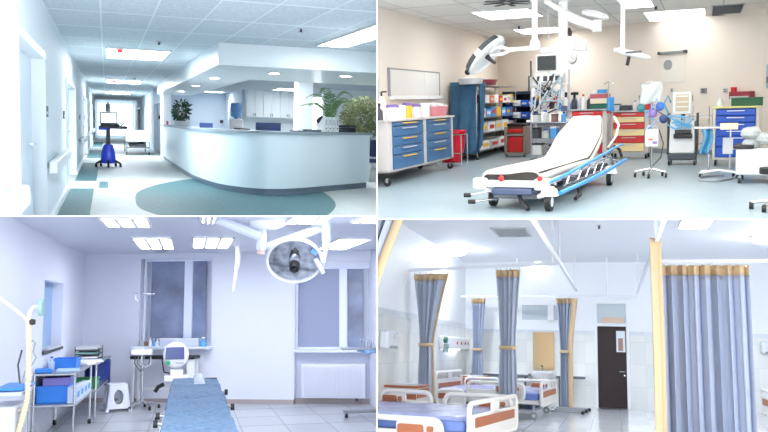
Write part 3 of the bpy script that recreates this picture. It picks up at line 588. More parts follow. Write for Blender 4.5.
# ---------------------------------------------------------------- trauma room: carts and cabinets
def caster(mb_parent, x, y, r=0.06, m=None):
    h = MB(); h.b2((x - 0.025, y - 0.02, r), (x + 0.025, y + 0.02, 2.2 * r)); o = h.build('caster', steel, mb_parent)
    MB().cyl((x - 0.02, y, r), (x + 0.02, y, r), r, 14).build('wheel', m or rubber, o); return o
def drawer_cart(room, name, label, loc, rz, W, D, H, rows, frame_m, cols=1, post=0.04, top_m=None, base=0.13, handle=lgrey, tags=None, group=None):
    t = thing(room, name, label, 'cart', loc, rz, group); x0 = -W / 2
    f = MB(); f.b2((x0, -D / 2 + 0.02, base), (x0 + post, D / 2, H)); f.b2((-x0 - post, -D / 2 + 0.02, base), (-x0, D / 2, H)); f.b2((x0, D / 2 - 0.02, base), (-x0, D / 2, H)); f.b2((x0, -D / 2 + 0.02, base), (-x0, D / 2, base + 0.04))
    f.build('frame', frame_m, t, bevel=0.006)
    MB().b2((x0 - 0.02, -D / 2 - 0.02, H), (-x0 + 0.02, D / 2 + 0.01, H + 0.04)).build('worktop', top_m or frame_m, t, bevel=0.01)
    tot = sum(r[0] for r in rows); cw = (W - 2 * post - (cols - 1) * post) / cols
    for c in range(cols):
        z = H - 0.01; xa = x0 + post + c * (cw + post)
        for r in rows:
            hh = r[0] / tot * (H - base - 0.05)
            d = MB().b2((xa + 0.006, -D / 2 - 0.005, z - hh + 0.006), (xa + cw - 0.006, D / 2 - 0.05, z - 0.006)).build('drawer', r[1], t, bevel=0.006)
            hm = r[2] if len(r) > 2 else handle
            MB().b2((xa + cw * 0.28, -D / 2 - 0.03, z - min(0.05, hh * 0.45)), (xa + cw * 0.72, -D / 2 - 0.004, z - min(0.05, hh * 0.45) + 0.016)).build('handle', hm, d)
            z -= hh
        if cols > 1 and c: MB().b2((xa - post, -D / 2 + 0.01, base), (xa, D / 2 - 0.05, H)).build('divider', frame_m, t)
    for sx in (-1, 1):
        for sy in (-1, 1): caster(t, sx * (W / 2 - 0.06), sy * (D / 2 - 0.08), min(base * 0.45, 0.065))
    return t
warmgrey = mat('warm_grey_metal', (198, 193, 192), 0.4); steelb = mat('steel_blue', (54, 102, 148), 0.4, noise=0.06, scale=5)
# the long cabinet against the left wall: local x runs along the wall, the drawers face the room
cab = drawer_cart(TR, 'drawer_cabinet', 'grey wheeled cabinet with steel blue drawers in two columns, by the left wall', (-5.55, 15.0, 0), math.pi / 2, 3.9, 0.86, 1.13, [(5, steelb, yellow), (13, steelb, lgrey), (12, steelb, yellow), (11, steelb, lgrey), (18, steelb, yellow)], warmgrey, 2, 0.2, None, 0.24)
CTOP = 1.17
def tub(room, name, label, cat, loc, r, h, body_m, lid_m, group=None, sq=False):
    t = thing(room, name, label, cat, loc, 0, group)
    (MB().b2((-r, -r, 0), (r, r, h * 0.8)).build('body', body_m, t, bevel=0.015) if sq else MB().lathe([(0.0001, 0), (r * 0.92, 0), (r, h * 0.8), (0.0001, h * 0.8)], n=18).build('body', body_m, t))
    MB().lathe([(r * 1.05, h * 0.78), (r * 1.05, h * 0.92), (r * 0.8, h), (0.0001, h)], n=18).build('lid', lid_m, t); return t
purple = mat('purple_lid', (128, 104, 168), 0.4); pinkm = mat('pink_basin', (220, 140, 150), 0.45); tubw = mat('tub_white', (230, 228, 230), 0.4)
def onc(px, z=CTOP, x=-5.3): return TR.at(px, 100, x=x)[1]
for px, bm, lm, r, h, lb in ((391, tubw, purple, 0.13, 0.27, 'white wipes tub with a purple lid nearest the picture edge'), (400, tubw, lgrey, 0.11, 0.25, 'white tub with a grey lid left of the yellow tub'), (407, yellow, purple, 0.09, 0.3, 'yellow tub with a purple lid among the white tubs'), (415, tubw, purple, 0.11, 0.27, 'white tub with a purple lid right of the yellow tub'), (424, tubw, white, 0.12, 0.28, 'white tub with a white lid beside the pink basin')):
    tub(TR, 'wipes_tub', lb, 'tub', (-5.35, onc(px, x=-5.35), CTOP), r, h, bm, lm, 'tubs on the blue drawer cabinet')
t = thing(TR, 'wash_basin', 'pink basin heaped with white gauze packs at the cabinet end', 'basin', (-5.4, onc(436, x=-5.4), CTOP))
MB().lathe([(0.0001, 0), (0.2, 0), (0.24, 0.2), (0.225, 0.2), (0.19, 0.02), (0.0001, 0.02)], n=24, sy=1.6).build('bowl', pinkm, t); m = MB(); r_ = random.Random(5)
for k in range(9): m.box((r_.uniform(-.12, .12), r_.uniform(-.2, .2), 0.2 + r_.uniform(0, .05)), (0.14, 0.16, 0.04), m=RZ(r_.uniform(0, 3)) @ RX(r_.uniform(-.4, .4)))
m.build('gauze_pack', white, t, bevel=0.01)
t = thing(TR, 'pump_bottle', 'pinkish pump bottle at the left edge of the cabinet top', 'bottle', (-5.5, onc(381.5, x=-5.5), CTOP)); MB().lathe([(0.0001, 0), (0.09, 0), (0.1, 0.3), (0.05, 0.38), (0.03, 0.42), (0.0001, 0.42)], n=18).build('bottle', mat('pink_clear', (222, 196, 196), 0.2), t); m = MB(); m.cyl((0, 0, 0.42), (0, 0, 0.5), 0.02, 8); m.tube([(0, 0, 0.5), (0.1, 0, 0.5)], 0.014); m.build('pump', black, t)
t = thing(TR, 'hand_gel', 'dark bottle standing between cabinet end and pump bottle', 'bottle', (-5.2, onc(379, x=-5.2), CTOP)); MB().lathe([(0.0001, 0), (0.06, 0), (0.06, 0.16), (0.02, 0.2), (0.02, 0.26), (0.0001, 0.26)], n=14).build('bottle', dgrey, t); MB().lathe([(0.025, 0.25), (0.025, 0.29), (0.0001, 0.29)], n=10).build('cap', black, t)
# red bag in a hamper
p = TR.at(457, 161, z=0); t = thing(TR, 'waste_hamper', 'red bag hanging in a chrome hamper between cabinet and blue cover', 'hamper', (-5.42, 17.75, 0))
m = MB(); s_ = 0.3
for sx in (-s_, s_):
    for sy in (-0.25, 0.25): m.cyl((sx, sy, 0), (sx, sy, 0.72), 0.014)
m.tube([(-s_, -.25, .72), (s_, -.25, .72), (s_, .25, .72), (-s_, .25, .72)], 0.016, closed=True); m.tube([(-s_, -.25, .3), (s_, -.25, .3)], 0.012); m.build('frame', chrome, t)
def bag(u, v):
    a = 2 * math.pi * u; z = 0.74 * (1 - v) + 0.08; r = (0.27 + 0.03 * math.sin(6 * a + 4 * v)) * (1 - 0.25 * v ** 3) * (1.05 if v > 0.03 else 1.15); return (r * math.cos(a), 0.85 * r * math.sin(a), z)
m = MB(); m.grid(24, 10, bag); m.build('bag', mat('red_bag', (196, 24, 48), 0.25, bump=0.6, scale=9), t, thick=0.004)

# supply shelf with the blue cover along the left wall
SX0, SX1, SY0, SY1 = -5.95, -5.28, 19.5, 24.0
sh = thing(TR, 'supply_rack', 'wheeled wire supply rack along the left wall with a blue cover on its end', 'shelf', (SX0, SY0, 0)); W_, D_ = SX1 - SX0, SY1 - SY0
SZ = (0.22, 0.66, 1.06, 1.42, 1.88)
for z in SZ: MB().b2((0, 0, z - 0.02), (W_, D_, z)).build('shelf', steel, sh)
for x in (0.02, W_ - 0.02):
    for y in (0.02, D_ - 0.02): MB().cyl((x, y, 0.12), (x, y, 1.92), 0.02).build('post', chrome, sh); caster(sh, x, y, 0.06)
def cover(u, v):
    z = 1.94 - 1.76 * v; x = W_ * u; return (x + 0.02 * math.sin(9 * u), -0.05 - 0.09 * abs(math.sin(7 * u + 2.5 * v)) * (0.3 + v), z)
def cover2(u, v):
    z = 1.94 - (1.76 - 1.1 * u ** 1.5 * 0.4) * v; y = 0.5 * u * (1 - 0.55 * v * v); return (W_ + 0.05 + 0.06 * math.sin(8 * u + 3 * v), y - 0.05, z)
clothb = mat('cover_blue', (50, 94, 128), 0.75, noise=0.16, scale=4)
c = MB(); c.grid(30, 14, cover); c.grid(12, 14, cover2); c.grid(8, 2, lambda u, v: (W_ * u, 0.75 * v - 0.05, 1.945)); c.build('cover', clothb, sh, thick=0.008)
r_ = random.Random(11)
def supply(name, label, cat, x, y, z, d, m, group, lid=None):
    t = thing(TR, name, label, cat, (x, y, z), 0, group); MB().b2((-d[0] / 2, -d[1] / 2, 0), (d[0] / 2, d[1] / 2, d[2])).build('box', m, t, bevel=0.01)
    MB().b2((d[0] / 2, -d[1] * 0.35, d[2] * 0.3), (d[0] / 2 + 0.004, d[1] * 0.35, d[2] * 0.7)).build('label_card', lid or lgrey, t); return t
orange = mat('orange_plastic', (226, 110, 50), 0.45); skyb = mat('sky_blue_box', (70, 150, 214), 0.45); cream = mat('cream_card', (226, 212, 186), 0.6); teald = mat('dark_teal', (22, 84, 84), 0.5)
rows = [(SZ[3], 0.24, [(red, 'red'), (white, 'white'), (orange, 'orange'), (white, 'white'), (red, 'red'), (white, 'white'), (white, 'white'), (yellow, 'yellow')], 'upper shelf'),
        (SZ[2], 0.26, [(white, 'white'), (skyb, 'sky blue'), (skyb, 'sky blue'), (yellow, 'yellow'), (skyb, 'sky blue'), (blue, 'blue'), (skyb, 'sky blue')], 'middle shelf'),
        (SZ[1], 0.3, [(lgrey, 'grey'), (white, 'white'), (lgrey, 'pale grey'), (white, 'white'), (lgrey, 'grey')], 'lower shelf'),
        (SZ[0], 0.26, [(white, 'white'), (lgrey, 'grey'), (white, 'white'), (lgrey, 'grey')], 'bottom shelf')]
ordn = ['first', 'second', 'third', 'fourth', 'fifth', 'sixth', 'seventh', 'eighth']
for z, hmax, seq, nm in rows:
    n = len(seq); dy = (D_ - 0.5) / n
    for k, (mm, cn) in enumerate(seq):
        supply('supply_box', '%s supply box, %s from the blue cover on the %s of the rack' % (cn, ordn[k], nm), 'supply box', SX1 - 0.3, SY0 + 0.5 + dy * (k + 0.5), z, (0.5, dy * 0.86, hmax * (0.75 + 0.25 * r_.random())), mm, 'boxes on the %s of the rack' % nm, r_.choice([red, white, yellow, lgrey]))
for k, (y, lb) in enumerate(((19.2, 'near'), (20.6, 'far'))):
    t = thing(TR, 'basin', ['clear plastic wrapped bundle on top of the blue covered rack', 'maroon basin of wrapped packs on top of the rack'][k], 'basin', (-5.35, y, SZ[4] + 0.002), 0)
    MB().lathe([(0.0001, 0), (0.26, 0), (0.3, 0.13), (0.28, 0.13), (0.0001, 0.1)], n=20, sy=1.7).build('bowl', [lgrey, mat('maroon', (150, 52, 66))][k], t)
    m = MB(); [m.ball((r_.uniform(-.1, .1), r_.uniform(-.25, .25), 0.12), 0.1, sz=0.5, n=8) for q in range(5)]; m.build('pack', white, t)
# dark shelf of blue bins on the back wall
u0, _ = bwp(513, 120); p = bw(u0 + 0.85, 0, 0.36); rk = thing(TR, 'bin_shelf', 'dark navy shelf holding blue bins against the back wall', 'shelf', tuple(p), BWA * 0.6)
navyd = mat('navy_metal', (40, 56, 82), 0.5)
for z in (0.15, 0.55, 0.95, 1.3, 1.68): MB().b2((-0.6, -0.28, z - 0.03), (0.6, 0.28, z)).build('shelf', navyd, rk)
for sx in (-0.58, 0.58): MB().b2((sx - 0.02, -0.28, 0), (sx + 0.02, 0.28, 1.74)).build('side_panel', navyd, rk)
MB().b2((-0.6, 0.26, 0), (0.6, 0.28, 1.74)).build('back_panel', navyd, rk)
for iz, z in enumerate((1.3, 0.95, 0.55)):
    for k in range(4):
        q = p + RZ(BWA * 0.6).to_3x3() @ Vector((-0.42 + 0.28 * k, -0.16, 0)); t = thing(TR, 'storage_bin', '%s bin on the %s board of the navy shelf, %s from its left end' % (('blue', 'white', 'blue', 'blue')[k] if iz < 2 else 'blue', ('upper', 'middle', 'lower')[iz], ordn[k]), 'bin', (q.x, q.y, z), BWA * 0.6, 'bins on the navy shelf')
        m = MB(); m.prism([(-0.13, 0.0), (-0.03, 0.0), (-0.03, 0.2), (-0.13, 0.1)], -0.12, 0.12, RY(math.pi / 2) @ RZ(0) @ TT((0, 0, 0))) if False else m.b2((-0.12, -0.1, 0), (0.12, 0.2, 0.17)); m.build('bin', white if (k == 1 and iz < 2) else blue, t, bevel=0.015); MB().b2((-0.07, -0.11, 0.05), (0.07, -0.1, 0.1)).build('label_card', lgrey, t)
# red clinical waste bin in a grey housing
p = TR.at(520, 157, z=0); t = thing(TR, 'waste_bin', 'grey wheeled bin housing with a red sharps container in front', 'bin', (p.x - 0.12, p.y + 0.3, 0), -0.15); taupe = mat('taupe_plastic', (142, 132, 122), 0.5)
m = MB(); m.b2((-0.3, -0.22, 0.05), (-0.22, 0.25, 0.78)); m.b2((0.22, -0.22, 0.05), (0.3, 0.25, 0.78)); m.b2((-0.3, -0.22, 0.05), (0.3, 0.25, 0.12)); m.b2((-0.3, 0.2, 0.05), (0.3, 0.25, 0.78)); m.b2((-0.3, -0.22, 0.54), (0.3, -0.18, 0.6)); m.build('housing', taupe, t, bevel=0.015)
MB().b2((-0.2, -0.2, 0.12), (0.2, 0.18, 0.52)).build('container', red, t, bevel=0.02); MB().b2((-0.21, -0.2, 0.62), (0.21, 0.2, 0.72)).build('lid', red, t, bevel=0.02)
m = MB(); m.b2((-0.26, -0.12, 0.78), (0.26, 0.15, 0.86)); m.build('top_cover', black, t, bevel=0.02)
for sx in (-0.24, 0.24): caster(t, sx, -0.15, 0.03)
# red drawer cart behind the trolley head
redc = mat('cart_red', (206, 44, 44), 0.4); creamc = mat('cart_cream', (240, 214, 160), 0.5)
p = TR.at(589, 160, z=0); c1 = drawer_cart(TR, 'drawer_cart', 'grey cart with red drawers half hidden behind the trolley head', (p.x - 0.02, p.y + 0.3, 0), -0.12, 0.92, 0.6, 1.16, [(1, redc), (1, redc), (1, redc), (1, redc), (1.3, redc)], warmgrey, 1, 0.1, steel)
rc_loc = Vector((p.x - 0.02, p.y + 0.3, 1.2))
p = TR.at(629, 159, z=0); c2 = drawer_cart(TR, 'drawer_cart', 'grey cart with alternating red and cream drawers by the wall', (p.x, p.y + 0.35, 0), -0.08, 0.9, 0.6, 1.1, [(0.7, redc), (1, creamc), (1.1, redc), (1.2, creamc), (1.2, redc), (1.5, creamc)], warmgrey, 1, 0.09, steel)
rc2_loc = Vector((p.x, p.y + 0.35, 1.14))
def items(base, rz, lst, where, group):
    for dx, dy, kind, d, mm, m2, lb in lst:
        q = base + RZ(rz).to_3x3() @ Vector((dx, dy, 0)); t = thing(TR, kind[0], lb, kind[1], tuple(q), rz, group)
        if kind[2] == 'box': MB().b2((-d[0] / 2, -d[1] / 2, 0), (d[0] / 2, d[1] / 2, d[2] * 0.85)).build('body', mm, t, bevel=0.01); MB().b2((-d[0] / 2 - 0.006, -d[1] / 2 - 0.006, d[2] * 0.85), (d[0] / 2 + 0.006, d[1] / 2 + 0.006, d[2])).build('lid', m2, t, bevel=0.008)
        else: MB().lathe([(0.0001, 0), (d[0], 0), (d[0], d[2] * 0.7), (d[0] * 0.45, d[2] * 0.82), (d[0] * 0.45, d[2]), (0.0001, d[2])], n=14).build('bottle', mm, t); MB().lathe([(d[0] * 0.5, d[2] * 0.9), (d[0] * 0.5, d[2] * 1.04), (0.0001, d[2] * 1.04)], n=12).build('cap', m2, t)
BX = ('box', 'box', 'box'); BT = ('bottle', 'bottle', 'round')
items(rc_loc, -0.12, [(-0.38, 0, BT, (0.06, 0, 0.3), dgrey, black, 'dark bottle at the left end of the red cart top'), (-0.26, 0.05, BT, (0.055, 0, 0.26), lgrey, white, 'pale bottle beside the dark bottle on the red cart'), (-0.15, -0.05, BT, (0.05, 0, 0.34), white, red, 'white bottle with a red cap on the red cart'), (-0.04, 0.05, BT, (0.055, 0, 0.28), dgrey, lgrey, 'dark bottle with a pale cap near the cart middle'), (0.06, 0.1, BT, (0.05, 0, 0.42), white, white, 'tall white bottle behind the green box'), (0.26, -0.05, BX, (0.4, 0.4, 0.12), mat('bottle_green', (20, 92, 74), 0.5), mat('bottle_green', (20, 92, 74)), 'dark green box at the right end of the red cart top')], 'x', 'things on the half hidden red cart')
items(rc_loc + Vector((0, 0, 0.12)), -0.12, [(0.27, -0.05, BX, (0.42, 0.38, 0.12), cream, white, 'cream carton on the dark green box'),], 'x', 'things on the half hidden red cart')
items(rc_loc + Vector((0, 0, 0.24)), -0.12, [(0.25, -0.05, BX, (0.4, 0.36, 0.12), mat('dusty_red', (176, 82, 92), 0.5), lgrey, 'dusty red carton topmost on the green box'),], 'x', 'things on the half hidden red cart')
items(rc_loc + Vector((0, 0, 0.36)), -0.12, [(0.3, -0.05, BX, (0.2, 0.2, 0.09), skyb, skyb, 'small sky blue pack on top of the dusty red carton'),], 'x', 'things on the half hidden red cart')
items(rc2_loc, -0.08, [(-0.32, 0, BX, (0.16, 0.3, 0.16), lgrey, dgrey, 'grey box at the left end of the red and cream cart'), (-0.1, 0, BX, (0.24, 0.3, 0.14), dgrey, lgrey, 'dark box with a pale lid on the red and cream cart'), (0.1, 0.0, BT, (0.05, 0, 0.22), white, blue, 'white bottle on the red and cream cart'), (0.34, -0.05, BX, (0.24, 0.3, 0.2), red, white, 'red box with a white lid at the right end of the cart'),], 'x', 'things on the red and cream cart')
items(rc2_loc + Vector((0, 0, 0.2)), -0.08, [(0.34, -0.05, BX, (0.26, 0.3, 0.14), teald, teald, 'dark teal box standing on the red box'),], 'x', 'things on the red and cream cart')
# royal blue drawer cart
royal = mat('royal_blue', (24, 84, 196), 0.4); bone = mat('bone_plastic', (228, 222, 204), 0.45)
p = TR.at(735, 166, z=0); bc = drawer_cart(TR, 'drawer_cart', 'royal blue six drawer cart with bone coloured sides against the back wall', (p.x, p.y + 0.32, 0), -0.05, 0.84, 0.6, 1.16, [(1, royal), (1, royal), (1, royal), (1, royal), (1.6, royal), (1.6, royal)], bone, 1, 0.05, mat('pale_yellow_top', (228, 224, 150), 0.5), handle=white)
bl_loc = Vector((p.x, p.y + 0.32, 1.2))
items(bl_loc, -0.05, [(0.2, 0.0, BX, (0.58, 0.4, 0.17), mat('tray_green', (36, 96, 62), 0.5), mat('tray_green2', (60, 120, 84), 0.5), 'long dark green tray on top of the royal blue cart'), (-0.3, 0, BT, (0.06, 0, 0.16), white, white, 'white tub on the left of the royal blue cart top')], 'x', 'things on the royal blue cart')
# ---------------------------------------------------------------- trauma room: the trolley bed
g = thing(TR, 'stretcher', 'hospital trolley with white sheeted mattress and raised back in the room centre', 'stretcher', (-2.36, 10.4, 0), -0.095)
GL, HY, TY = 4.6, 3.05, 4.4; Hm = 0.50                      # length, hinge, top; mattress height
sheet = mat('white_sheet', (204, 200, 193), 0.75, bump=0.6, scale=3); cushion = mat('dark_mattress', (58, 54, 50), 0.6)
def prof(v):                                                 # (y, z) along the mattress top
    y = TY * v
    if y < HY - 0.25: return y, Hm
    k = (y - HY + 0.25) / (TY - HY + 0.25); return HY - 0.25 + k * (TY - HY + 0.1), Hm + 0.62 * (k ** 1.25)
W2 = 0.38
def top_s(u, v):
    y, z = prof(v); w = W2 + 0.02; k = 2 * u - 1
    if v > 0.86: w *= 1 - 0.30 * ((v - 0.86) / 0.14)
    d = 0.0; x = k * w
    if abs(k) > 0.8: d = (abs(k) - 0.8) / 0.2; x = math.copysign(w * (0.8 + 0.2 * min(1, d * 1.4)), k)
    z2 = z + 0.012 * math.sin(9 * v + 5 * u) * math.sin(5 * u + 2) - 0.12 * d * d
    return (x, y - 0.02, z2 + 0.012)
m = MB(); m.grid(40, 60, top_s); m.grid(30, 5, lambda u, v: (top_s(u, 0)[0], -0.02 - 0.03 * math.sin(v * 3), top_s(u, 0)[2] - v * (0.03 + 0.02 * math.sin(4 * u + 1))))
mt = MB()
N = 30
for i in range(N):
    (ya, za), (yb, zb) = prof(i / N), prof((i + 1) / N); wa = W2 * (1 if i / N < 0.86 else 1 - 0.3 * (i / N - 0.86) / 0.14); wb = W2 * (1 if (i + 1) / N < 0.86 else 1 - 0.3 * ((i + 1) / N - 0.86) / 0.14); th = 0.11
    mt._add([(-wa, ya, za - th), (wa, ya, za - th), (wa, ya, za), (-wa, ya, za), (-wb, yb, zb - th), (wb, yb, zb - th), (wb, yb, zb), (-wb, yb, zb)], ((0,1,5,4),(1,2,6,5),(2,3,7,6),(3,0,4,7)) + (((0,3,2,1),) if i == 0 else ()) + (((4,5,6,7),) if i == N - 1 else ()))
bmesh.ops.remove_doubles(mt.b, verts=mt.b.verts, dist=1e-5); mo = mt.build('mattress', cushion, g); m.build('sheet', sheet, mo, thick=0.006)
fr = MB(); fr.b2((-0.42, -0.08, 0.30), (0.42, 0.0, 0.39)); fr.b2((-0.42, -0.05, 0.3), (-0.36, 4.3, 0.38)); fr.b2((0.36, -0.05, 0.3), (0.42, 4.3, 0.38)); fr.b2((-0.42, 4.25, 0.3), (0.42, 4.32, 0.38))
for y in (1.0, 2.2, 3.4): fr.b2((-0.42, y, 0.31), (0.42, y + 0.08, 0.36))
fr.build('litter_frame', lgrey, g, bevel=0.01)
for sx in (-0.42, 0.42): MB().b2((sx - 0.09, -0.12, 0.27), (sx + 0.09, 0.06, 0.42)).build('corner_bumper', gloss, g, bevel=0.03)
for k in (-0.12, 0.46): MB().ball((k * 0.9, -0.1, 0.42), 0.04, n=10).build('release_knob', red, g)
skyblue = mat('bumper_blue', (52, 146, 222), 0.35)
rl = MB(); rl.tube([(0.62, 0.1, 0.22), (0.68, 1.3, 0.26), (0.7, 2.6, 0.3), (0.68, 4.2, 0.36)], 0.03, 8); rl.build('bumper_rail', skyblue, g)
MB().tube([(0.5, -0.02, 0.36), (0.54, 0.5, 0.4), (0.58, 2.2, 0.5), (0.6, 3.8, 0.6), (0.6, 4.3, 0.62)], 0.022, 8).build('side_rail', skyblue, g)
for s, nm in ((1, 'side_rail'), (-1, 'side_rail')):
    x = 0.55 * s; m = MB(); m.tube([(x, 0.7, 0.28), (x, 0.9, 0.42), (x, 3.6, 0.46), (x, 3.9, 0.3)], 0.016)
    for y in (1.3, 1.8, 2.3, 2.8, 3.3): m.tube([(x, y, 0.26), (x + 0.02 * s, y + 0.25, 0.45)], 0.012)
    m.tube([(x, 0.6, 0.27), (x, 4.0, 0.27)], 0.016); m.build(nm, chrome, g)
hy = MB()
for y in (0.75, 3.3): hy.cyl((0, y, 0.12), (0, y, 0.34), 0.1, 16); hy.cyl((0, y, 0.1), (0, y, 0.2), 0.13, 16)
hy.build('hydraulic_column', lgrey, g); MB().b2((-0.32, 0.15, 0.12), (0.32, 3.9, 0.2)).build('undercarriage', grey, g, bevel=0.03)
for y in (0.5, 1.6, 2.7, 3.6): MB().tube([(-0.4, y, 0.3), (-0.15, y + 0.2, 0.2), (0.15, y + 0.2, 0.2), (0.45, y, 0.3)], 0.022, 8).build('linkage', chrome, g)
for y, zz in ((0.9, 0.24), (2.0, 0.25), (3.0, 0.26)): MB().b2((0.43, y, zz), (0.53, y + 0.5, zz + 0.1)).build('latch_box', dgrey, g, bevel=0.02)
m = MB(); m.b2((-0.25, -0.1, 0.2), (0.3, 0.3, 0.29)); m.build('control_box', mat('navy_grey', (70, 80, 110), 0.4), g, bevel=0.02)
for sx, sy in ((-0.36, 0.3), (0.52, -0.05), (-0.36, 3.7), (0.6, 3.3)):
    f = MB(); f.tube([(sx * 0.7, sy + 0.05, 0.18), (sx, sy, 0.23), (sx, sy, 0.17)], 0.035, 8); c = f.build('caster', gloss, g)
    m = MB(); m.cyl((sx - 0.035, sy, 0.12), (sx + 0.035, sy, 0.12), 0.12, 20); m.build('wheel', rubber, c); MB().cyl((sx - 0.039, sy, 0.12), (sx + 0.039, sy, 0.12), 0.065, 14).build('wheel_hub', lgrey, c)
    MB().lathe([(0.12, 0.2), (0.1, 0.28), (0.05, 0.32), (0.0001, 0.32)], (sx, sy, 0), 16).build('wheel_cover', gloss, c)
MB().tube([(0.1, 0.0, 0.2), (0.18, -0.15, 0.12), (0.32, -0.3, 0.05)], 0.03).build('brake_pedal', black, g); MB().tube([(0.6, 1.2, 0.2), (0.66, 1.0, 0.1), (0.62, 0.9, 0.05)], 0.028).build('brake_pedal', black, g)
for a, b in (((-0.3, -0.05, 0.24), (-0.5, -0.2, 0.2)), ((-0.2, 0.0, 0.14), (-0.42, -0.25, 0.12))):
    o = MB().tube([a, b], 0.015).build('crank', chrome, g); MB().cyl(Vector(b), Vector(b) + Vector((-0.09, -0.02, 0)), 0.03, 10).build('crank_grip', black, o)
MB().tube([(0.3, 4.6, 0.55), (0.42, 4.7, 0.75), (0.46, 4.75, 0.95), (0.36, 4.8, 1.1)], 0.022).build('push_handle', gloss, g)
MB().tube([(0.46, 4.3, 0.6), (0.56, 4.35, 0.52), (0.6, 4.3, 0.4)], 0.025).build('hose', black, g)
# ---------------------------------------------------------------- trauma room: stands and machines
def star_base(t, r, z, n, m, cr=0.04, rot=0.3):
    for k in range(n):
        a = 2 * math.pi * k / n + rot; c, s = math.cos(a), math.sin(a)
        l = MB().tube([(0, 0, z + 0.05), (r * c, r * s, z)], 0.018, 8).build('leg', m, t); MB().cyl((r * c - 0.02, r * s, cr), (r * c + 0.02, r * s, cr), cr, 12).build('caster', rubber, l)
p = TR.at(651, 177, z=0); s = p.y / 800
iv = thing(TR, 'infusion_stand', 'chrome five leg stand carrying a white pump box and a clear bag', 'stand', tuple(p))
star_base(iv, 0.28, 0.1, 5, chrome, 0.04, -0.4); MB().cyl((0, 0, 0.12), (0, 0, 1.72), 0.018, 10).build('pole', chrome, iv)
MB().b2((-0.1, -0.11, 0.55), (0.12, 0.05, 0.86)).build('pump_box', gloss, iv, bevel=0.02); m = MB(); m.b2((-0.05, -0.113, 0.66), (0.03, -0.11, 0.7)); m.build('label', orange, iv)
m = MB(); m.b2((0.02, -0.113, 0.6), (0.1, -0.11, 0.65)); m.build('label', purple, iv); MB().tube([(-0.08, -0.03, 0.86), (-0.06, -0.03, 0.92), (0.08, -0.03, 0.92), (0.1, -0.03, 0.86)], 0.012).build('handle', lgrey, iv)
MB().tube([(-0.14, 0, 1.6), (-0.1, 0, 1.68), (0.1, 0, 1.68), (0.14, 0, 1.6)], 0.01).build('hook', chrome, iv)
cl = mat('clear_plastic', (206, 214, 216), 0.3, alpha=0.6)
m = MB(); m.grid(10, 8, lambda u, v: (lerp(-0.2, 0.16, u) + 0.02 * math.sin(5 * v), -0.06 + 0.03 * math.sin(7 * u + 3 * v), 1.68 - 0.36 * v - 0.02 * math.sin(6 * u))); m.build('drip_bag', cl, iv, thick=0.02)
m = MB(); m.tube([(0.05, -0.08, 1.3), (-0.12, -0.1, 1.1), (0.1, -0.1, 1.0), (-0.06, -0.1, 0.86)], 0.012); m.build('tubing', skyb, iv)
m = MB(); m.tube([(0.12, 0, 0.86), (0.2, 0.02, 0.6), (0.16, 0.02, 0.35), (0.02, 0, 0.2)], 0.01); m.build('cable', dgrey, iv)
for k, (dx, z, mm, nm) in enumerate(((-0.18, 1.24, mat('mask_teal', (40, 110, 120), 0.5), 'mask'), (0.14, 1.26, mat('mask_blue', (50, 100, 180), 0.5), 'mask'), (0.02, 1.14, purple, 'mask'), (0.2, 1.04, navy, 'mask'))):
    m = MB(); m.ball((dx, -0.07, z), 0.075, 1, 0.6, 1.1, 10); m.tube([(dx, -0.07, z + 0.07), (0, 0, z + 0.2)], 0.01); m.build(nm, mm, iv)
# ventilator
p = TR.at(682, 165, z=0); vn = thing(TR, 'ventilator', 'white ventilator on wheels with a beige screen and blue tubing', 'ventilator', (p.x, p.y + 0.25, 0), -0.05)
MB().b2((-0.28, -0.28, 0.1), (0.28, 0.28, 0.24)).build('base', mat('slate_dark', (70, 76, 88), 0.45), vn, bevel=0.03)
MB().prism([(-0.26, 0.24), (0.26, 0.24), (0.24, 0.92), (-0.24, 0.92)], -0.22, 0.25, RX(math.pi / 2) @ TT((0, 0, 0))).build('body', gloss, vn, bevel=0.03)
for sx in (-0.3, 0.27): MB().b2((sx, -0.22, 0.2), (sx + 0.03, 0.2, 1.08)).build('side_post', dgrey, vn, bevel=0.008)
MB().b2((-0.16, -0.36, 0.56), (0.2, -0.22, 0.66)).build('control_desk', black, vn, bevel=0.02); MB().b2((-0.14, -0.3, 0.66), (0.18, -0.23, 0.74)).build('control_panel', dgrey, vn, bevel=0.01)
MB().lathe([(0.0001, 0.06), (0.09, 0.05), (0.1, 0.0)], (0.06, -0.25, 0.86), 20, RX(math.pi / 2)).build('dial', lgrey, vn)
sb = MB().b2((-0.21, -0.12, 1.06), (0.17, -0.04, 1.52)).build('screen_bezel', gloss, vn, bevel=0.02); MB().b2((-0.15, -0.126, 1.12), (0.11, -0.12, 1.47)).build('screen', mat('screen_beige', (214, 196, 164), 0.3), sb)
m = MB()
for z in (1.2, 1.3, 1.42): m.b2((-0.13, -0.129, z), (0.1, -0.126, z + 0.025))
m.build('screen_trace', white, sb); MB().cyl((0, -0.06, 0.9), (0, -0.06, 1.1), 0.04).build('screen_stem', dgrey, vn)
r_ = random.Random(2)
for k in range(3):
    P = [(-0.2 + 0.1 * k, -0.26, 0.9)]
    for q in range(4): P.append((r_.uniform(-0.32, 0.2), -0.3 - 0.05 * r_.random(), r_.uniform(0.75, 1.12)))
    m = MB(); pp = spline([(a[0], a[2]) for a in P], 6); m.tube([(a.x, -0.3 - 0.02 * k, a.y) for a in pp], 0.017, 7); m.build('breathing_hose', mat('hose_blue', (120, 190, 232), 0.35), vn)
m = MB(); m.tube([(-0.28, -0.1, 1.05), (-0.38, -0.12, 1.3), (-0.3, -0.12, 1.45), (-0.24, -0.1, 1.3)], 0.02); m.build('breathing_hose', mat('hose_teal', (70, 170, 200), 0.35), vn)
for sx in (-0.25, 0.25):
    for sy in (-0.24, 0.22): caster(vn, sx, sy, 0.05)
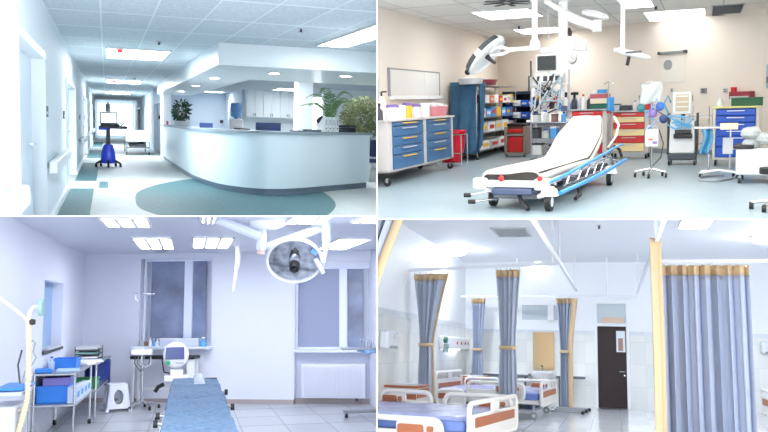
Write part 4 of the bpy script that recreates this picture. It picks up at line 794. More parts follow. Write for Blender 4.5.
# wall rail with wire basket to the right of it
p = TR.at(700, 158, z=0); wr_ = thing(TR, 'trolley_shelf', 'low wire shelf unit between the ventilator and the blue cart', 'shelf', (p.x, p.y + 0.5, 0), -0.3)
for z in (0.3, 0.95): MB().b2((-0.24, -0.15, z), (0.24, 0.15, z + 0.02)).build('shelf', chrome, wr_)
for sx in (-0.23, 0.23):
    for sy in (-0.14, 0.14): MB().cyl((sx, sy, 0), (sx, sy, 1.2), 0.01, 8).build('post', chrome, wr_)
# instrument stand
p = TR.at(718, 178, z=0); ms = thing(TR, 'instrument_stand', 'chrome instrument stand with a flat tray before the royal blue cart', 'stand', tuple(p), 0.05)
MB().b2((-0.42, -0.2, 0.86), (0.28, 0.2, 0.89)).build('tray', steel, ms, bevel=0.006)
MB().b2((0.0, -0.22, 0.84), (0.28, -0.16, 0.95)).build('tray_end', cream, ms, bevel=0.01)
for x in (-0.16, 0.18): MB().cyl((x, 0, 0.1), (x, 0, 0.87), 0.016).build('post', chrome, ms)
MB().tube([(-0.3, -0.1, 0.1), (0, 0, 0.14), (0.3, -0.1, 0.1)], 0.02).build('base', gloss, ms)
for x, y in ((-0.3, -0.1), (0.3, -0.1), (-0.26, 0.2), (0.26, 0.2)): MB().tube([(0, 0, 0.14), (x, y, 0.1)], 0.018).build('leg', gloss, ms); caster(ms, x, y, 0.045)
m = MB(); m.grid(8, 8, lambda u, v: (-0.28 + 0.14 * u + 0.03 * math.sin(5 * v), -0.14 - 0.05 * math.sin(6 * u + 2 * v), 0.85 - 0.42 * v)); m.build('hanging_bag', mat('bag_teal', (84, 150, 190), 0.4), ms, thick=0.03)
m = MB(); m.b2((0.06, -0.04, 0.42), (0.22, -0.02, 0.7)); m.build('clipboard', lgrey, ms)
solo(TR, 'floor_cable', MB().tube([(a.x, a.y, 0.02) for a in spline([(0.1, 0.3), (-0.22, 0.1), (-0.3, -0.5), (-0.05, -0.7), (0.2, -0.3), (0.28, 0.1)], 8)], 0.02, 6), mat('cable_grey', (150, 156, 164), 0.4), 'grey cable looped on the floor under the instrument stand', 'cable', (p.x, p.y, 0))
p = TR.at(754, 184, z=0); rb = thing(TR, 'linen_cart', 'white box cart with clear bags heaped on top near the right wall', 'cart', (p.x + 0.02, p.y + 0.4, 0), -0.1)
MB().b2((-0.26, -0.4, 0.14), (0.38, 0.4, 0.56)).build('body', mat('cart_pale_grey', (206, 210, 214), 0.4), rb, bevel=0.02); MB().b2((-0.3, -0.42, 0.56), (0.0, 0.3, 0.62)).build('lid', black, rb, bevel=0.02)
r_ = random.Random(8); m = MB(); [m.ball((r_.uniform(-0.1, 0.28), r_.uniform(-0.25, 0.1), 0.62 + 0.09 * (k // 3)), 0.13, 1, 1, 0.8, 10) for k in range(9)]; m.build('clear_bag', cl, rb)
for sx in (-0.2, 0.32):
    for sy in (-0.34, 0.34): caster(rb, sx, sy, 0.05)
p = TR.at(768, 212, z=0); st = thing(TR, 'stool', 'black caster base of a chair cut by the right edge of the picture', 'stool', (p.x + 0.1, p.y + 0.2, 0))
for k in range(5):
    a = 2 * math.pi * k / 5 + 2.9; l = MB().tube([(0, 0, 0.12), (0.28 * math.cos(a), 0.28 * math.sin(a), 0.08)], 0.02).build('leg', chrome, st); MB().cyl((0.28 * math.cos(a) - 0.025, 0.28 * math.sin(a), 0.045), (0.28 * math.cos(a) + 0.025, 0.28 * math.sin(a), 0.045), 0.045).build('caster', rubber, l)
MB().cyl((0, 0, 0.1), (0, 0, 0.45), 0.03).build('post', chrome, st); MB().lathe([(0.0001, 0.45), (0.2, 0.45), (0.2, 0.52), (0.0001, 0.53)], n=24).build('seat', black, st)
# second pole by the left carts
p = TR.at(607, 165, z=0); p2 = thing(TR, 'infusion_stand', 'thin chrome drip pole with a red clamp between the two drawer carts', 'stand', (p.x, p.y + 0.2, 0))
star_base(p2, 0.2, 0.07, 5, chrome, 0.03); MB().cyl((0, 0, 0.07), (0, 0, 1.8), 0.014, 8).build('pole', chrome, p2); MB().tube([(-0.1, 0, 1.74), (0, 0, 1.8), (0.1, 0, 1.74)], 0.01).build('hook', chrome, p2)
MB().b2((-0.04, -0.04, 1.1), (0.04, 0.04, 1.2)).build('clamp', red, p2); m = MB(); m.grid(5, 6, lambda u, v: (-0.02 + 0.14 * u, -0.05 - 0.03 * math.sin(5 * u), 1.46 - 0.3 * v)); m.build('mask_bag', skyb, p2, thick=0.03)
# anaesthesia tower behind the trolley
p = TR.at(548, 150, z=0); yy = 19.6; px = lambda a, b: TR.at(a, b, y=yy); c0 = px(549, 120)
tw = thing(TR, 'anaesthesia_machine', 'tall white anaesthesia machine crowded with hoses under a dark monitor', 'medical machine', (c0.x, yy, 0)); Z = lambda b: px(549, b).z; X = lambda a: px(a, 100).x - c0.x
m = MB(); m.b2((X(531), -0.1, 0.1), (X(570), 0.4, 0.95)); m.build('cabinet', grey, tw, bevel=0.02); MB().b2((X(529), -0.35, 0.92), (X(573), 0.4, 0.98)).build('worktop', white, tw, bevel=0.01)
for k in range(3): d = MB().b2((X(534), -0.13, 0.15 + 0.25 * k), (X(567), -0.1, 0.37 + 0.25 * k)).build('drawer', mat('drawer_smoke', (168, 172, 178), 0.35), tw, bevel=0.01); MB().b2((X(545), -0.16, 0.3 + 0.25 * k), (X(556), -0.13, 0.32 + 0.25 * k)).build('handle', grey, d)
for a in (531, 568): MB().cyl((X(a), 0.1, 0.9), (X(a), 0.1, Z(70)), 0.03, 10).build('post', lgrey, tw)
MB().b2((X(532), -0.05, Z(85)), (X(568), 0.3, Z(83))).build('shelf', white, tw)
MB().b2((X(536), -0.1, Z(83)), (X(564), 0.25, Z(73))).build('module', gloss, tw, bevel=0.02); m = MB(); [m.b2((X(538 + 6 * k), -0.115, Z(81)), (X(542 + 6 * k), -0.1, Z(76))) for k in range(4)]; m.build('display_row', dgrey, tw)
m = MB(); m.box((X(547), 0.0, Z(63)), (0.52, 0.08, 0.42), m=RX(0.05) @ RZ(0)); mo = m.build('monitor', white, tw, bevel=0.02); MB().box((X(547), -0.05, Z(63)), (0.44, 0.02, 0.34)).build('screen', mat('monitor_dark', (40, 48, 50), 0.2), mo)
MB().b2((X(541), -0.04, Z(57)), (X(545), 0.02, Z(56))).build('warning_label', yellow, mo); MB().cyl((X(549), 0.05, Z(73)), (X(548), 0.05, Z(62)), 0.04).build('monitor_arm', lgrey, tw)
for k, (a, b, mm) in enumerate(((535, 92, white), (541, 92, lgrey), (550, 91, dgrey), (557, 92, white), (563, 93, white), (537, 104, blue), (545, 106, white), (553, 105, dgrey), (560, 106, skyb), (566, 102, white), (541, 98, yellow), (556, 99, red))):
    m = MB(); m.lathe([(0.0001, -0.1), (0.06, -0.1), (0.07, 0.04), (0.03, 0.1), (0.0001, 0.1)], (X(a), -0.12 - 0.03 * (k % 3), Z(b)), 12); m.build('canister' if k % 2 else 'vaporiser', mm, tw)
r_ = random.Random(21)
for k in range(9):
    P = [(X(r_.uniform(531, 566)), r_.uniform(Z(118), Z(74))) for q in range(5)]; m = MB(); m.tube([(a.x, -0.22 - 0.02 * k, a.y) for a in spline(P, 6)], 0.012 + 0.008 * (k % 2), 6); m.build('hose', (black, lgrey, mat('hose_pale', (168, 190, 206), 0.35))[k % 3], tw)
m = MB(); [m.b2((X(533 + 9 * k), -0.3, 0.98), (X(540 + 9 * k), -0.1, 1.12 + 0.04 * (k % 2))) for k in range(4)]; m.build('supply_box', white, tw, bevel=0.01)
for a, b in ((531, 60), (529, 75)): MB().cyl((X(a), 0, Z(b + 16)), (X(a), 0, Z(b)), 0.02, 8).build('tube', dgrey, tw)
# two gas cylinders with blue shoulders
for k, (a, lb) in enumerate(((560, 'pale blue gas cylinder with a black regulator beside the dark monitor'), (569, 'second pale blue gas cylinder, nearer the red cart'))):
    q = px(a, 100); gc = thing(TR, 'gas_cylinder', lb, 'gas cylinder', (q.x + 0.02, yy + 0.75, 0)); MB().lathe([(0.0001, 0), (0.12, 0), (0.12, 1.3), (0.06, 1.44), (0.03, 1.5), (0.0001, 1.5)], n=18).build('body', mat('gas_blue', (120, 148, 196), 0.4), gc)
    m = MB(); m.cyl((0, 0, 1.48), (0, 0, 1.62), 0.03, 10); m.cyl((-0.09, 0, 1.58), (0.09, 0, 1.58), 0.035, 10); m.build('regulator', black, gc)
# wire trolley of supplies between the waste bin and the trolley bed
p = TR.at(551, 163, z=0); wt = thing(TR, 'supply_trolley', 'low chrome wire trolley of supplies in front of the anaesthesia machine', 'trolley', (p.x, p.y, 0), -0.1); wt_l = Vector((p.x, p.y, 0))
for z in (0.2, 0.58, 0.94): MB().b2((-0.42, -0.22, z - 0.02), (0.42, 0.22, z)).build('shelf', chrome, wt)
for sx in (-0.41, 0.41):
    for sy in (-0.2, 0.2): MB().cyl((sx, sy, 0.1), (sx, sy, 1.05), 0.013, 8).build('post', chrome, wt); caster(wt, sx, sy, 0.045)
sh_n = {0.2: 'bottom', 0.58: 'middle', 0.94: 'top'}
palew = mat('pale_carton', (206, 208, 206), 0.5)
for z, seq in ((0.2, [(0.22, 0.26, palew, dgrey, 'pale'), (0.2, 0.22, grey, black, 'grey'), (0.24, 0.28, palew, skyb, 'pale')]), (0.58, [(0.14, 0.24, dgrey, black, 'dark'), (0.2, 0.2, palew, blue, 'pale'), (0.14, 0.26, skyb, white, 'sky blue'), (0.16, 0.2, palew, red, 'pale')]), (0.94, [(0.12, 0.2, lgrey, dgrey, 'grey'), (0.14, 0.26, palew, blue, 'pale'), (0.1, 0.18, mat('amber', (140, 100, 96)), black, 'amber'), (0.14, 0.22, skyb, dgrey, 'sky blue')])):
    n = len(seq)
    for k, (wd, h, m1, m2, cn) in enumerate(seq):
        lb = '%s %s on the %s shelf of the chrome wire trolley, %s from the left' % (cn, 'canister' if k % 2 else 'carton', sh_n[z], ordn[k])
        items(wt_l + Vector((0, 0, z)), -0.1, [(-0.42 + 0.84 * (k + 0.5) / n, -0.05, BT if k % 2 else BX, (wd * 0.45, 0, h) if k % 2 else (wd, 0.26, h), m1, m2, lb)], 'x', 'supplies on the chrome wire trolley')
# ================================================================ OPERATING ROOM: structure
bl_wall = mat('lilac_white_wall', (222, 225, 237), 0.55); bl_trim = mat('window_white', (222, 228, 244), 0.35)
bl_floor = tiles('grey_floor_tiles', (178, 181, 186), (172, 175, 181), (112, 116, 126), 0.62, 0.95, (0.014, 0.045), 0.3, (0.1, 0.2, 0), speck=0.04, sscale=12)
bl_ceil = mat('lilac_ceiling', (204, 208, 220), 0.35); bl_lamp = lamp_mat('theatre_lamp_panel', (246, 249, 255), PANEL['bl'])
BA, BB = (-1.87, 15.37), (3.06, 13.48); BH = 2.62
BLA = math.atan2(BB[1] - BA[1], BB[0] - BA[0]); BLL = math.hypot(BB[0] - BA[0], BB[1] - BA[1])
struct(BL, 'floor', MB().b2((-4, 4.5, -0.05), (4.2, 16.5, 0)), bl_floor)
struct(BL, 'ceiling', MB().b2((-2.1, 4.5, BH), (4.2, 16.5, BH + 0.05)), bl_ceil)
def bu(px, py):                                              # (distance along the back wall, height)
    p = BL.on(px, py, BA, BB); return math.hypot(p.x - BA[0], p.y - BA[1]), p.z
def bpt(u, z, off=0.0): return Vector((BA[0] + math.cos(BLA) * u + math.sin(BLA) * off, BA[1] + math.sin(BLA) * u - math.cos(BLA) * off, z))
def wall_holes(room, name, A, ang, length, H, holes, thick, m):
    us = sorted({0.0, length} | {h[0] for h in holes} | {h[1] for h in holes}); mb = MB()
    for a, b in zip(us, us[1:]):
        hs = sorted([(h[2], h[3]) for h in holes if h[0] < b - 1e-6 and h[1] > a + 1e-6]); z = 0.0
        for z0, z1 in hs:
            if z0 > z: mb.b2((a, 0, z), (b, thick, z0))
            z = z1
        if z < H: mb.b2((a, 0, z), (b, thick, H))
    o = mb.build(name, m); room.put(o, (A[0], A[1], 0), ang); o['kind'] = 'structure'; return o
u0, zt = bu(141, 259); u1, zb = bu(211, 346); W1 = (u0, u1, zb, zt)
u0, zt = bu(295, 262); u1, zb = bu(372, 350); W2_ = (u0, BLL, 0.0, zt - 0.0); SILL2 = zb
wall_holes(BL, 'wall_back', BA, BLA, BLL, BH, [W1, W2_], 0.3, bl_wall)
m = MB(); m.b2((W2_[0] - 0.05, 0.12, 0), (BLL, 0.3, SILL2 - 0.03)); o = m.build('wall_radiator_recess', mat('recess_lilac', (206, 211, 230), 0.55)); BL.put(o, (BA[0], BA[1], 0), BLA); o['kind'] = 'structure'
_, z2t = bu(340, 266); m = MB(); m.b2((W2_[0], 0.1, z2t), (BLL, 0.3, W2_[3])); o = m.build('beam_lintel', bl_wall); BL.put(o, (BA[0], BA[1], 0), BLA); o['kind'] = 'structure'
struct(BL, 'wall_right', MB().b2((3.02, 6.0, 0), (3.2, 13.7, BH)), bl_wall)
# left wall with its own recessed window
ny0 = BL.at(44, 300, x=-1.87).y; ny1 = BL.at(63, 300, x=-1.87).y; nzt = BL.at(50, 281, x=-1.87).z; nzb = BL.at(50, 350, x=-1.87).z
wl = MB(); wl.b2((-2.05, 4.5, 0), (-1.87, ny0, BH)); wl.b2((-2.05, ny1, 0), (-1.87, 15.6, BH)); wl.b2((-2.05, ny0, 0), (-1.87, ny1, nzb)); wl.b2((-2.05, ny0, nzt), (-1.87, ny1, BH)); struct(BL, 'wall_left', wl, bl_wall)
wn = struct(BL, 'window_3', MB().b2((-2.04, ny0, nzb), (-2.02, ny1, nzt)), mat('blind_blue', (142, 168, 204), 0.5), 'narrow recessed window in the left wall')
MB().b2((-2.03, ny0, nzb - 0.03), (-1.84, ny1, nzb + 0.01)).build('window_sill', dgrey, wn)
def place(o): BL.put(o, (BA[0], BA[1], 0), BLA); return o
glassd = mat('night_window_glass', (118, 128, 156), 0.08, noise=0.35, scale=2.2, coat=0.6)
def window(idx, U0, U1, Z0, Z1, panes, label, y=0.14, mats=None):
    f = MB(); e = 0.045; f.b2((U0, y - 0.05, Z0), (U1, y + 0.05, Z0 + e)); f.b2((U0, y - 0.05, Z1 - e), (U1, y + 0.05, Z1))
    f.b2((U0, y - 0.05, Z0), (U0 + e, y + 0.05, Z1)); f.b2((U1 - e, y - 0.05, Z0), (U1, y + 0.05, Z1))
    for k in range(len(panes) - 1): f.b2((panes[k][1], y - 0.05, Z0), (panes[k + 1][0], y + 0.05, Z1))
    w_ = place(f.build('window_%d' % idx, bl_trim, bevel=0.006)); w_['kind'] = 'structure'; w_['label'] = label
    for k, (a, b) in enumerate(panes): MB().b2((a, y - 0.01, Z0 + e), (b, y + 0.01, Z1 - e)).build('pane', (mats or [glassd] * 9)[k], w_)
    return w_
pu = lambda a: bu(a, 300)[0]
w1 = window(1, W1[0] + 0.03, W1[1], W1[2], W1[3], [(pu(148), pu(182)), (pu(190), pu(203.5))], 'white framed window behind the operating table')
MB().b2((W1[0], 0.24, W1[2]), (W1[1], 0.3, W1[3])).build('back_panel', bl_trim, w1)  # added behind the panes to stop outside light leaking in
MB().b2((pu(136), -0.22, W1[2] - 0.05), (pu(214), 0.1, W1[2])).build('window_sill', bl_trim, w1, bevel=0.01)
w2 = window(2, pu(294), pu(371), SILL2, z2t, [(pu(297), pu(338)), (pu(346), pu(361.5))], 'white framed window above the radiator with a closed blind', 0.16, [mat('closed_blind', (146, 154, 180), 0.5), glassd])
MB().b2((W2_[0], 0.27, SILL2 - 0.05), (BLL, 0.3, z2t + 0.05)).build('back_panel', bl_trim, w2)  # same added backing, shuts out light behind the blind window
MB().b2((pu(294.5), -0.06, SILL2 - 0.045), (BLL, 0.2, SILL2)).build('window_sill', bl_trim, w2, bevel=0.01)
skirt = mat('skirting_tile', (170, 160, 160), 0.4)
m = MB(); m.b2((0, -0.012, 0), (W2_[0], 0, 0.075)); m.b2((W2_[0], 0.1, 0), (BLL, 0.12, 0.09)); m.b2((W2_[0] - 0.012, -0.012, 0), (W2_[0], 0.12, 0.08)); o = place(m.build('baseboard_back', skirt)); o['kind'] = 'structure'
struct(BL, 'baseboard_left', MB().b2((-1.87, 4.5, 0), (-1.885, 15.4, 0.075)), skirt)
# ---------------------------------------------------------------- operating room: fittings
for xa, xb, yf, yn, lb in ((107, 152, 225, 216.6, 'bright ceiling panel at the upper left above the table'), (140, 175, 247.5, 237, 'bright ceiling panel before the near window'), (192, 229, 246.5, 236.5, 'pale ceiling panel above the window and the white arm'), (200, 216, 221.5, 214, 'ceiling panel left of the lamp mount, cut by the top edge'), (284, 322, 222, 214, 'ceiling panel right of the lamp mount'), (316, 346, 248, 237.5, 'ceiling panel above the blind window'), (349, 380, 221, 212, 'ceiling panel in the upper right corner')):
    p, q_, r_n = BL.at(xa, yf, z=BH), BL.at(xb, yf, z=BH), BL.at((xa + xb) / 2, yn, z=BH); yc = (p.y + q_.y) / 2
    troffer(BL, p.x, q_.x, r_n.y, yc, BH, bl_lamp, lb, 'operating room ceiling lights', 3)
OM = BL.at(268, 222, z=BH); oy = OM.y; O_ = Vector((OM.x, oy, BH)); L = lambda px, py, y=None: BL.at(px, py, y=oy if y is None else y) - O_
lamp = thing(BL, 'operating_lamp', 'white jointed operating lamp with a mirrored dish hanging from the ceiling', 'operating lamp', tuple(O_))
MB().lathe([(0.0001, -0.09), (0.1, -0.085), (0.2, -0.04), (0.22, 0)], n=28).build('ceiling_mount', gloss, lamp)
arm_w = mat('arm_white', (206, 214, 234), 0.35)
m = MB(); m.cyl(L(262.5, 221), L(262.5, 238), 0.045, 14); m.build('post', arm_w, lamp)
MB().tube([L(204, 213, oy - .2), L(230, 224, oy - .15), L(259, 236, oy - .05)], 0.055, 10, True, [0.05, 0.06, 0.055]).build('arm', arm_w, lamp)
m = MB(); m.cyl(L(262, 234), L(261, 250), 0.06, 16); m.build('joint', arm_w, lamp); MB().cyl(L(261, 250), L(261, 254.5), 0.045, 14).build('joint_cap', mat('beige_cap', (200, 178, 168), 0.5), lamp)
MB().tube([L(264, 247, oy + .05), L(296, 237, oy + .1), L(326, 226, oy + .1)], 0.06, 10, True, [0.04, 0.055, 0.06]).build('arm', arm_w, lamp)
m = MB(); m.cyl(L(327, 218), L(326.5, 240), 0.055, 14); m.cyl(L(326.5, 240), L(326, 248), 0.045, 14); m.build('post', arm_w, lamp); MB().lathe([(0.0001, -0.02), (0.04, -0.015), (0.045, 0.02)], L(326, 248), 14).build('post_cap', mat('lilac_grey', (150, 158, 184), 0.4), lamp)
hc = L(294.5, 261, oy - 0.15); hy_ = oy - 0.15; R_ = 28.5 * hy_ / 800; tl = RX(-0.83) @ RY(0.12)
MB().lathe([(0.0001, 0.24), (0.1, 0.235), (R_ * 0.6, 0.17), (R_ * 0.93, 0.06), (R_, 0.0), (R_ * 0.97, -0.02), (R_ * 0.91, -0.01), (R_ * 0.9, 0.03), (R_ * 0.6, 0.14), (0.0001, 0.2)], hc, 48, tl).build('dish', gloss, lamp)
mir = mat('mirror_reflection_noise', (200, 206, 218), 0.06, 1.0, noise=0.45, scale=12); m = MB()  # noise colour stands in for bright and dark reflections
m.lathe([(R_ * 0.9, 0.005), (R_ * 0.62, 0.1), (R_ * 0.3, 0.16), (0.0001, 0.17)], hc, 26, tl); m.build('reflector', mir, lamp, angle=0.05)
T3 = tl.to_3x3(); m = MB(); m.tube([hc + T3 @ Vector((0, 0, 0.16)), hc + T3 @ Vector((0, 0, 0.0)), hc + T3 @ Vector((0, 0, -0.06))], 0.06, 18, True, [0.075, 0.065, 0.055]); m.build('bulb_housing', chrome, lamp)
MB().tube([hc + T3 @ Vector((0, 0, -0.06)), hc + T3 @ Vector((0, 0, -0.15))], 0.05, 16, True, [0.062, 0.05]).build('bulb_cap', black, lamp)
MB().cyl(hc + T3 @ Vector((0, 0, -0.15)), hc + T3 @ Vector((0, -0.02, -0.2)), 0.016, 8).build('sterile_handle', black, lamp)
m = MB(); m.box(L(319, 266, hy_ - .05), (0.05, 0.08, 0.2), m=RY(-0.5)); m.box(L(322, 258, hy_ - .05), (0.05, 0.06, 0.12), m=RY(-0.3)); m.tube([L(326, 248), L(325, 255, hy_), L(322, 268, hy_)], 0.025); m.build('yoke', arm_w, lamp, bevel=0.01)
MB().box(L(314.5, 251.5, hy_ - 0.14), (0.07, 0.01, 0.06), m=RY(0.5)).build('sticker', mat('sticker_blue', (96, 150, 226), 0.4), lamp)
# white support arm hanging behind
y_ = 12.6; a = BL.at(236, 250, y=y_); wa = thing(BL, 'support_arm', 'slim white support arm hanging from the ceiling before the wall', 'support arm', (a.x, y_, BH)); q = lambda px, py: BL.at(px, py, y=y_) - Vector((a.x, y_, BH))
m = MB(); m.tube([q(237, 240), q(238.5, 256), q(237, 268)], 0.03, 8, True, [0.03, 0.04, 0.035]); m.tube([q(237, 266), q(235, 280), q(233, 291)], 0.02, 8, True, [0.03, 0.02, 0.014]); m.cyl((0, 0, -0.03), q(237, 242), 0.03, 8); m.build('arm', white, wa)
# radiator
u0, u1 = pu(303), pu(365); zr0 = bu(330, 398)[1]; zr1 = bu(330, 364)[1]; c = bpt((u0 + u1) / 2, zr0, 0.0)
rd = thing(BL, 'radiator', 'white panel radiator in the recess below the blind window', 'radiator', tuple(c), BLA); W_ = (u1 - u0) / 2; Hh = zr1 - zr0
m = MB(); m.b2((-W_, -0.03, 0), (W_, 0.06, Hh)); n = 30
for k in range(n): x = lerp(-W_ + 0.03, W_ - 0.03, (k + 0.5) / n); m.b2((x - W_ / n * 0.5, -0.055, 0.04), (x + W_ / n * 0.5, -0.03, Hh - 0.04))
m.build('panel', mat('radiator_white', (226, 228, 240), 0.35), rd, bevel=0.004); m = MB(); m.b2((-W_ - 0.01, -0.045, 0.0), (-W_, 0.07, Hh)); m.build('side_cover', white, rd); MB().b2((-W_, -0.03, Hh), (W_, 0.06, Hh + 0.012)).build('top_grille', lgrey, rd)
MB().cyl((W_ - 0.15, 0, 0), (W_ - 0.15, 0, -0.05), 0.02, 8).build('valve', dgrey, rd); m = MB(); m.b2((-W_ * 0.7, 0.06, Hh * 0.7), (-W_ * 0.6, 0.115, Hh * 0.8)); m.build('bracket', grey, rd)
# right hand: tray shelf against the window and the foot of a table
p = BL.at(345, 418, z=0); ft = thing(BL, 'instrument_table', 'blue topped instrument table at the right, its wheeled foot on the tiles', 'table', (p.x, p.y, 0))
m = MB(); m.b2((-0.02, -0.06, 0.07), (0.9, 0.06, 0.11)); m.build('foot_bar', grey, ft, bevel=0.01); caster(ft, 0.02, 0, 0.035); caster(ft, 0.8, 0, 0.035)
zt = BL.at(345, 348, y=p.y).z; m = MB(); m.b2((0.55, -0.05, 0.1), (0.62, 0.05, zt)); m.build('post', steel, ft)
m = MB(); m.prism([(-0.1, -0.28), (0.9, -0.28), (0.9, 0.28), (-0.02, 0.28)], zt - 0.02, zt); m.build('tray', steel, ft); MB().b2((0.24, -0.3, zt - 0.07), (0.9, 0.26, zt - 0.022)).build('blue_mat', mat('pale_blue_pad', (140, 176, 224), 0.5), ft)
for k in range(4):
    t = thing(BL, 'glass_vial', ['first glass vial from the left on the tray by the blind window', 'second glass vial from the left on the tray by the blind window', 'third glass vial from the left on the tray by the blind window', 'rightmost glass vial on the tray by the blind window'][k], 'vial', (p.x + 0.24 + 0.06 * k, p.y + 0.02 * (k % 2), zt), 0, 'vials on the tray'); MB().lathe([(0.0001, 0), (0.022, 0), (0.022, 0.08), (0.012, 0.1), (0.012, 0.12), (0.0001, 0.12)], n=12).build('vial', mat('vial_glass', (196, 206, 226), 0.1, trans=0.5), t); MB().cyl((0, 0, 0.118), (0, 0, 0.13), 0.013, 10).build('stopper', lgrey, t)
# ---------------------------------------------------------------- operating table
ot = thing(BL, 'operating_table', 'operating table under a rumpled sky blue drape', 'operating table', (0.08, 10.1, 0), 0.0)
drape = mat('drape_blue', (84, 114, 146), 0.75, noise=0.3, scale=26, bump=0.5)
def dr(u, v):
    y = -4.7 * v; k = 2 * u - 1; w = 0.262; x = max(-1, min(1, k * 1.25)) * w; dz = 0
    if abs(k) > 0.8: dz = (abs(k) - 0.8) / 0.2; x += math.copysign(0.035 * dz + 0.02 * dz * math.sin(16 * v), k)
    z = 0.8 - 0.26 * dz + 0.012 * math.sin(11 * v + 2 * u) * math.sin(5 * u + 7 * v) + 0.008 * math.sin(40 * v) * (1 if abs(k) < 0.8 else 0.3)
    z += 0.03 * math.exp(-((v - 0.46 - 0.02 * math.sin(6 * u)) / 0.012) ** 2) + 0.018 * math.exp(-((v - 0.2 - 0.03 * u) / 0.01) ** 2) + 0.014 * math.exp(-((v - 0.7 + 0.06 * u) / 0.012) ** 2)
    return (x, y, z)
m = MB(); m.grid(36, 90, dr); m.build('drape', drape, ot, thick=0.006)
MB().b2((-0.245, -4.7, 0.68), (0.245, 0.02, 0.775)).build('mattress', black, ot, bevel=0.02); m = MB(); m.b2((-0.255, 0.0, 0.76), (-0.05, 0.05, 0.805)); m.b2((0.02, 0.0, 0.76), (0.255, 0.05, 0.805)); m.build('head_bar', black, ot)
m = MB(); m.b2((-0.16, -3.2, 0.05), (0.16, -2.2, 0.68)); m.build('column', steel, ot, bevel=0.03); MB().b2((-0.3, -4.0, 0.0), (0.3, -1.4, 0.07)).build('base', dgrey, ot, bevel=0.02)
for s, ys in ((1, (-0.7, -2.1)), (-1, (-2.6, -3.1))):
    for y in ys: o = MB().cyl((0.275 * s, y, 0.7), (0.33 * s, y, 0.7), 0.014, 8).build('clamp', steel, ot); MB().cyl((0.32 * s, y, 0.7), (0.355 * s, y, 0.7), 0.032, 12).build('clamp_knob', black, o)
for s in (-1, 1): MB().b2((0.275 * s - 0.012, -4.2, 0.69), (0.275 * s + 0.012, -0.1, 0.72)).build('side_rail', chrome, ot)
wb = mat('clear_film', (226, 236, 248), 0.2, alpha=0.7)
solo(BL, 'plastic_sleeve', MB().grid(8, 16, lambda u, v: (-0.06 + 0.12 * u, -0.8 * v, 0.006 + 0.03 * math.sin(3.1 * u) * (1 - v) + 0.02 * (1 - v) ** 3)), wb, 'clear plastic sleeve lying on the head end of the blue drape', 'plastic sleeve', (0.12, 10.05, 0.81), thick=0.006)
# ---------------------------------------------------------------- operating room: monitor stand, ECG stand, sill shelf, stool
p = BL.at(176, 400, z=0); y_ = 12.4; c0 = BL.at(176, 355, y=y_); q = lambda px, py, y=None: BL.at(px, py, y=y_ if y is None else y) - Vector((c0.x, y_, 0))
mn = thing(BL, 'patient_monitor', 'rounded white patient monitor with a dark blue screen on a wheeled stand', 'monitor', (c0.x, y_, 0))
e = MB(); ctr = q(176, 355); e.lathe([(0.0001, 0.07), (0.15, 0.06), (0.185, 0.02), (0.185, -0.06), (0.12, -0.12), (0.0001, -0.13)], ctr, 28, RX(math.pi / 2), 1.0, 1.02); hs = e.build('housing', gloss, mn)
MB().b2(ctr + Vector((-0.145, -0.085, -0.06)), ctr + Vector((0.12, -0.06, 0.12))).build('screen', mat('screen_blue', (62, 78, 140), 0.2), mn, bevel=0.008)
m = MB(); m.cyl(ctr + Vector((-0.11, -0.07, -0.11)), ctr + Vector((-0.11, -0.1, -0.11)), 0.035, 14); m.build('green_key', mat('key_green', (40, 170, 120), 0.4), mn); MB().b2(ctr + Vector((0.0, -0.09, -0.13)), ctr + Vector((0.12, -0.07, -0.1))).build('key_row', lgrey, mn)
m = MB(); m.b2(q(164, 381) + Vector((0, -0.12, 0)), q(188, 375) + Vector((0, 0.15, 0))); m.b2(q(170, 376) + Vector((0, -0.05, 0)), q(183, 369) + Vector((0, 0.05, 0))); m.build('stand_tray', gloss, mn, bevel=0.01)
m = MB(); m.cyl((0, 0, 0.1), q(176, 376), 0.03, 12); m.build('pole', steel, mn); o = MB().tube([q(164, 384), q(158, 387), q(155, 392)], 0.03).build('arm', black, mn)
for k in range(5):
    a = 2 * math.pi * k / 5 + 0.6; l = MB().tube([(0, 0, 0.12), (0.26 * math.cos(a), 0.26 * math.sin(a), 0.07)], 0.022).build('leg', black, mn); MB().cyl((0.26 * math.cos(a) - 0.02, 0.26 * math.sin(a), 0.035), (0.26 * math.cos(a) + 0.02, 0.26 * math.sin(a), 0.035), 0.035, 10).build('caster', rubber, l)
m = MB(); m.tube([q(172, 344), q(166, 348), q(162, 360), q(164, 372), q(172, 374)], 0.011, 6); m.build('cable', black, mn)
p = BL.at(142, 409, z=0); y_ = p.y; E0 = Vector((p.x, y_, 0)); q = lambda px, py: BL.at(px, py, y=y_) - E0
ec = thing(BL, 'recorder_stand', 'white recorder with looped cables on a five wheel chrome stand', 'medical stand', tuple(E0)); star_base(ec, 0.27, 0.07, 5, grey, 0.035, 0.2)
MB().cyl((0, 0, 0.08), q(142, 352), 0.022, 12).build('pole', chrome, ec); m = MB(); m.b2(q(131, 355) + Vector((0, -0.16, 0)), q(153, 349) + Vector((0, 0.14, 0))); m.build('recorder_body', gloss, ec, bevel=0.02); MB().b2(q(133, 350) + Vector((0, -0.14, 0)), q(145, 346) + Vector((0, 0.1, 0))).build('paper_cover', lgrey, ec, bevel=0.01)
for k in range(4): m = MB(); m.tube([q(136 + 3 * k, 355) + Vector((0, -0.1, 0)), q(135 + 3 * k, 363) + Vector((0, -0.12, 0)), q(141 + 2 * k, 371 - 2 * k) + Vector((0, -0.13, 0)), q(149 + k, 364) + Vector((0, -0.12, 0)), q(151, 355) + Vector((0, -0.1, 0))], 0.009, 6); m.build('cable', (dgrey, grey, lgrey, grey)[k], ec)
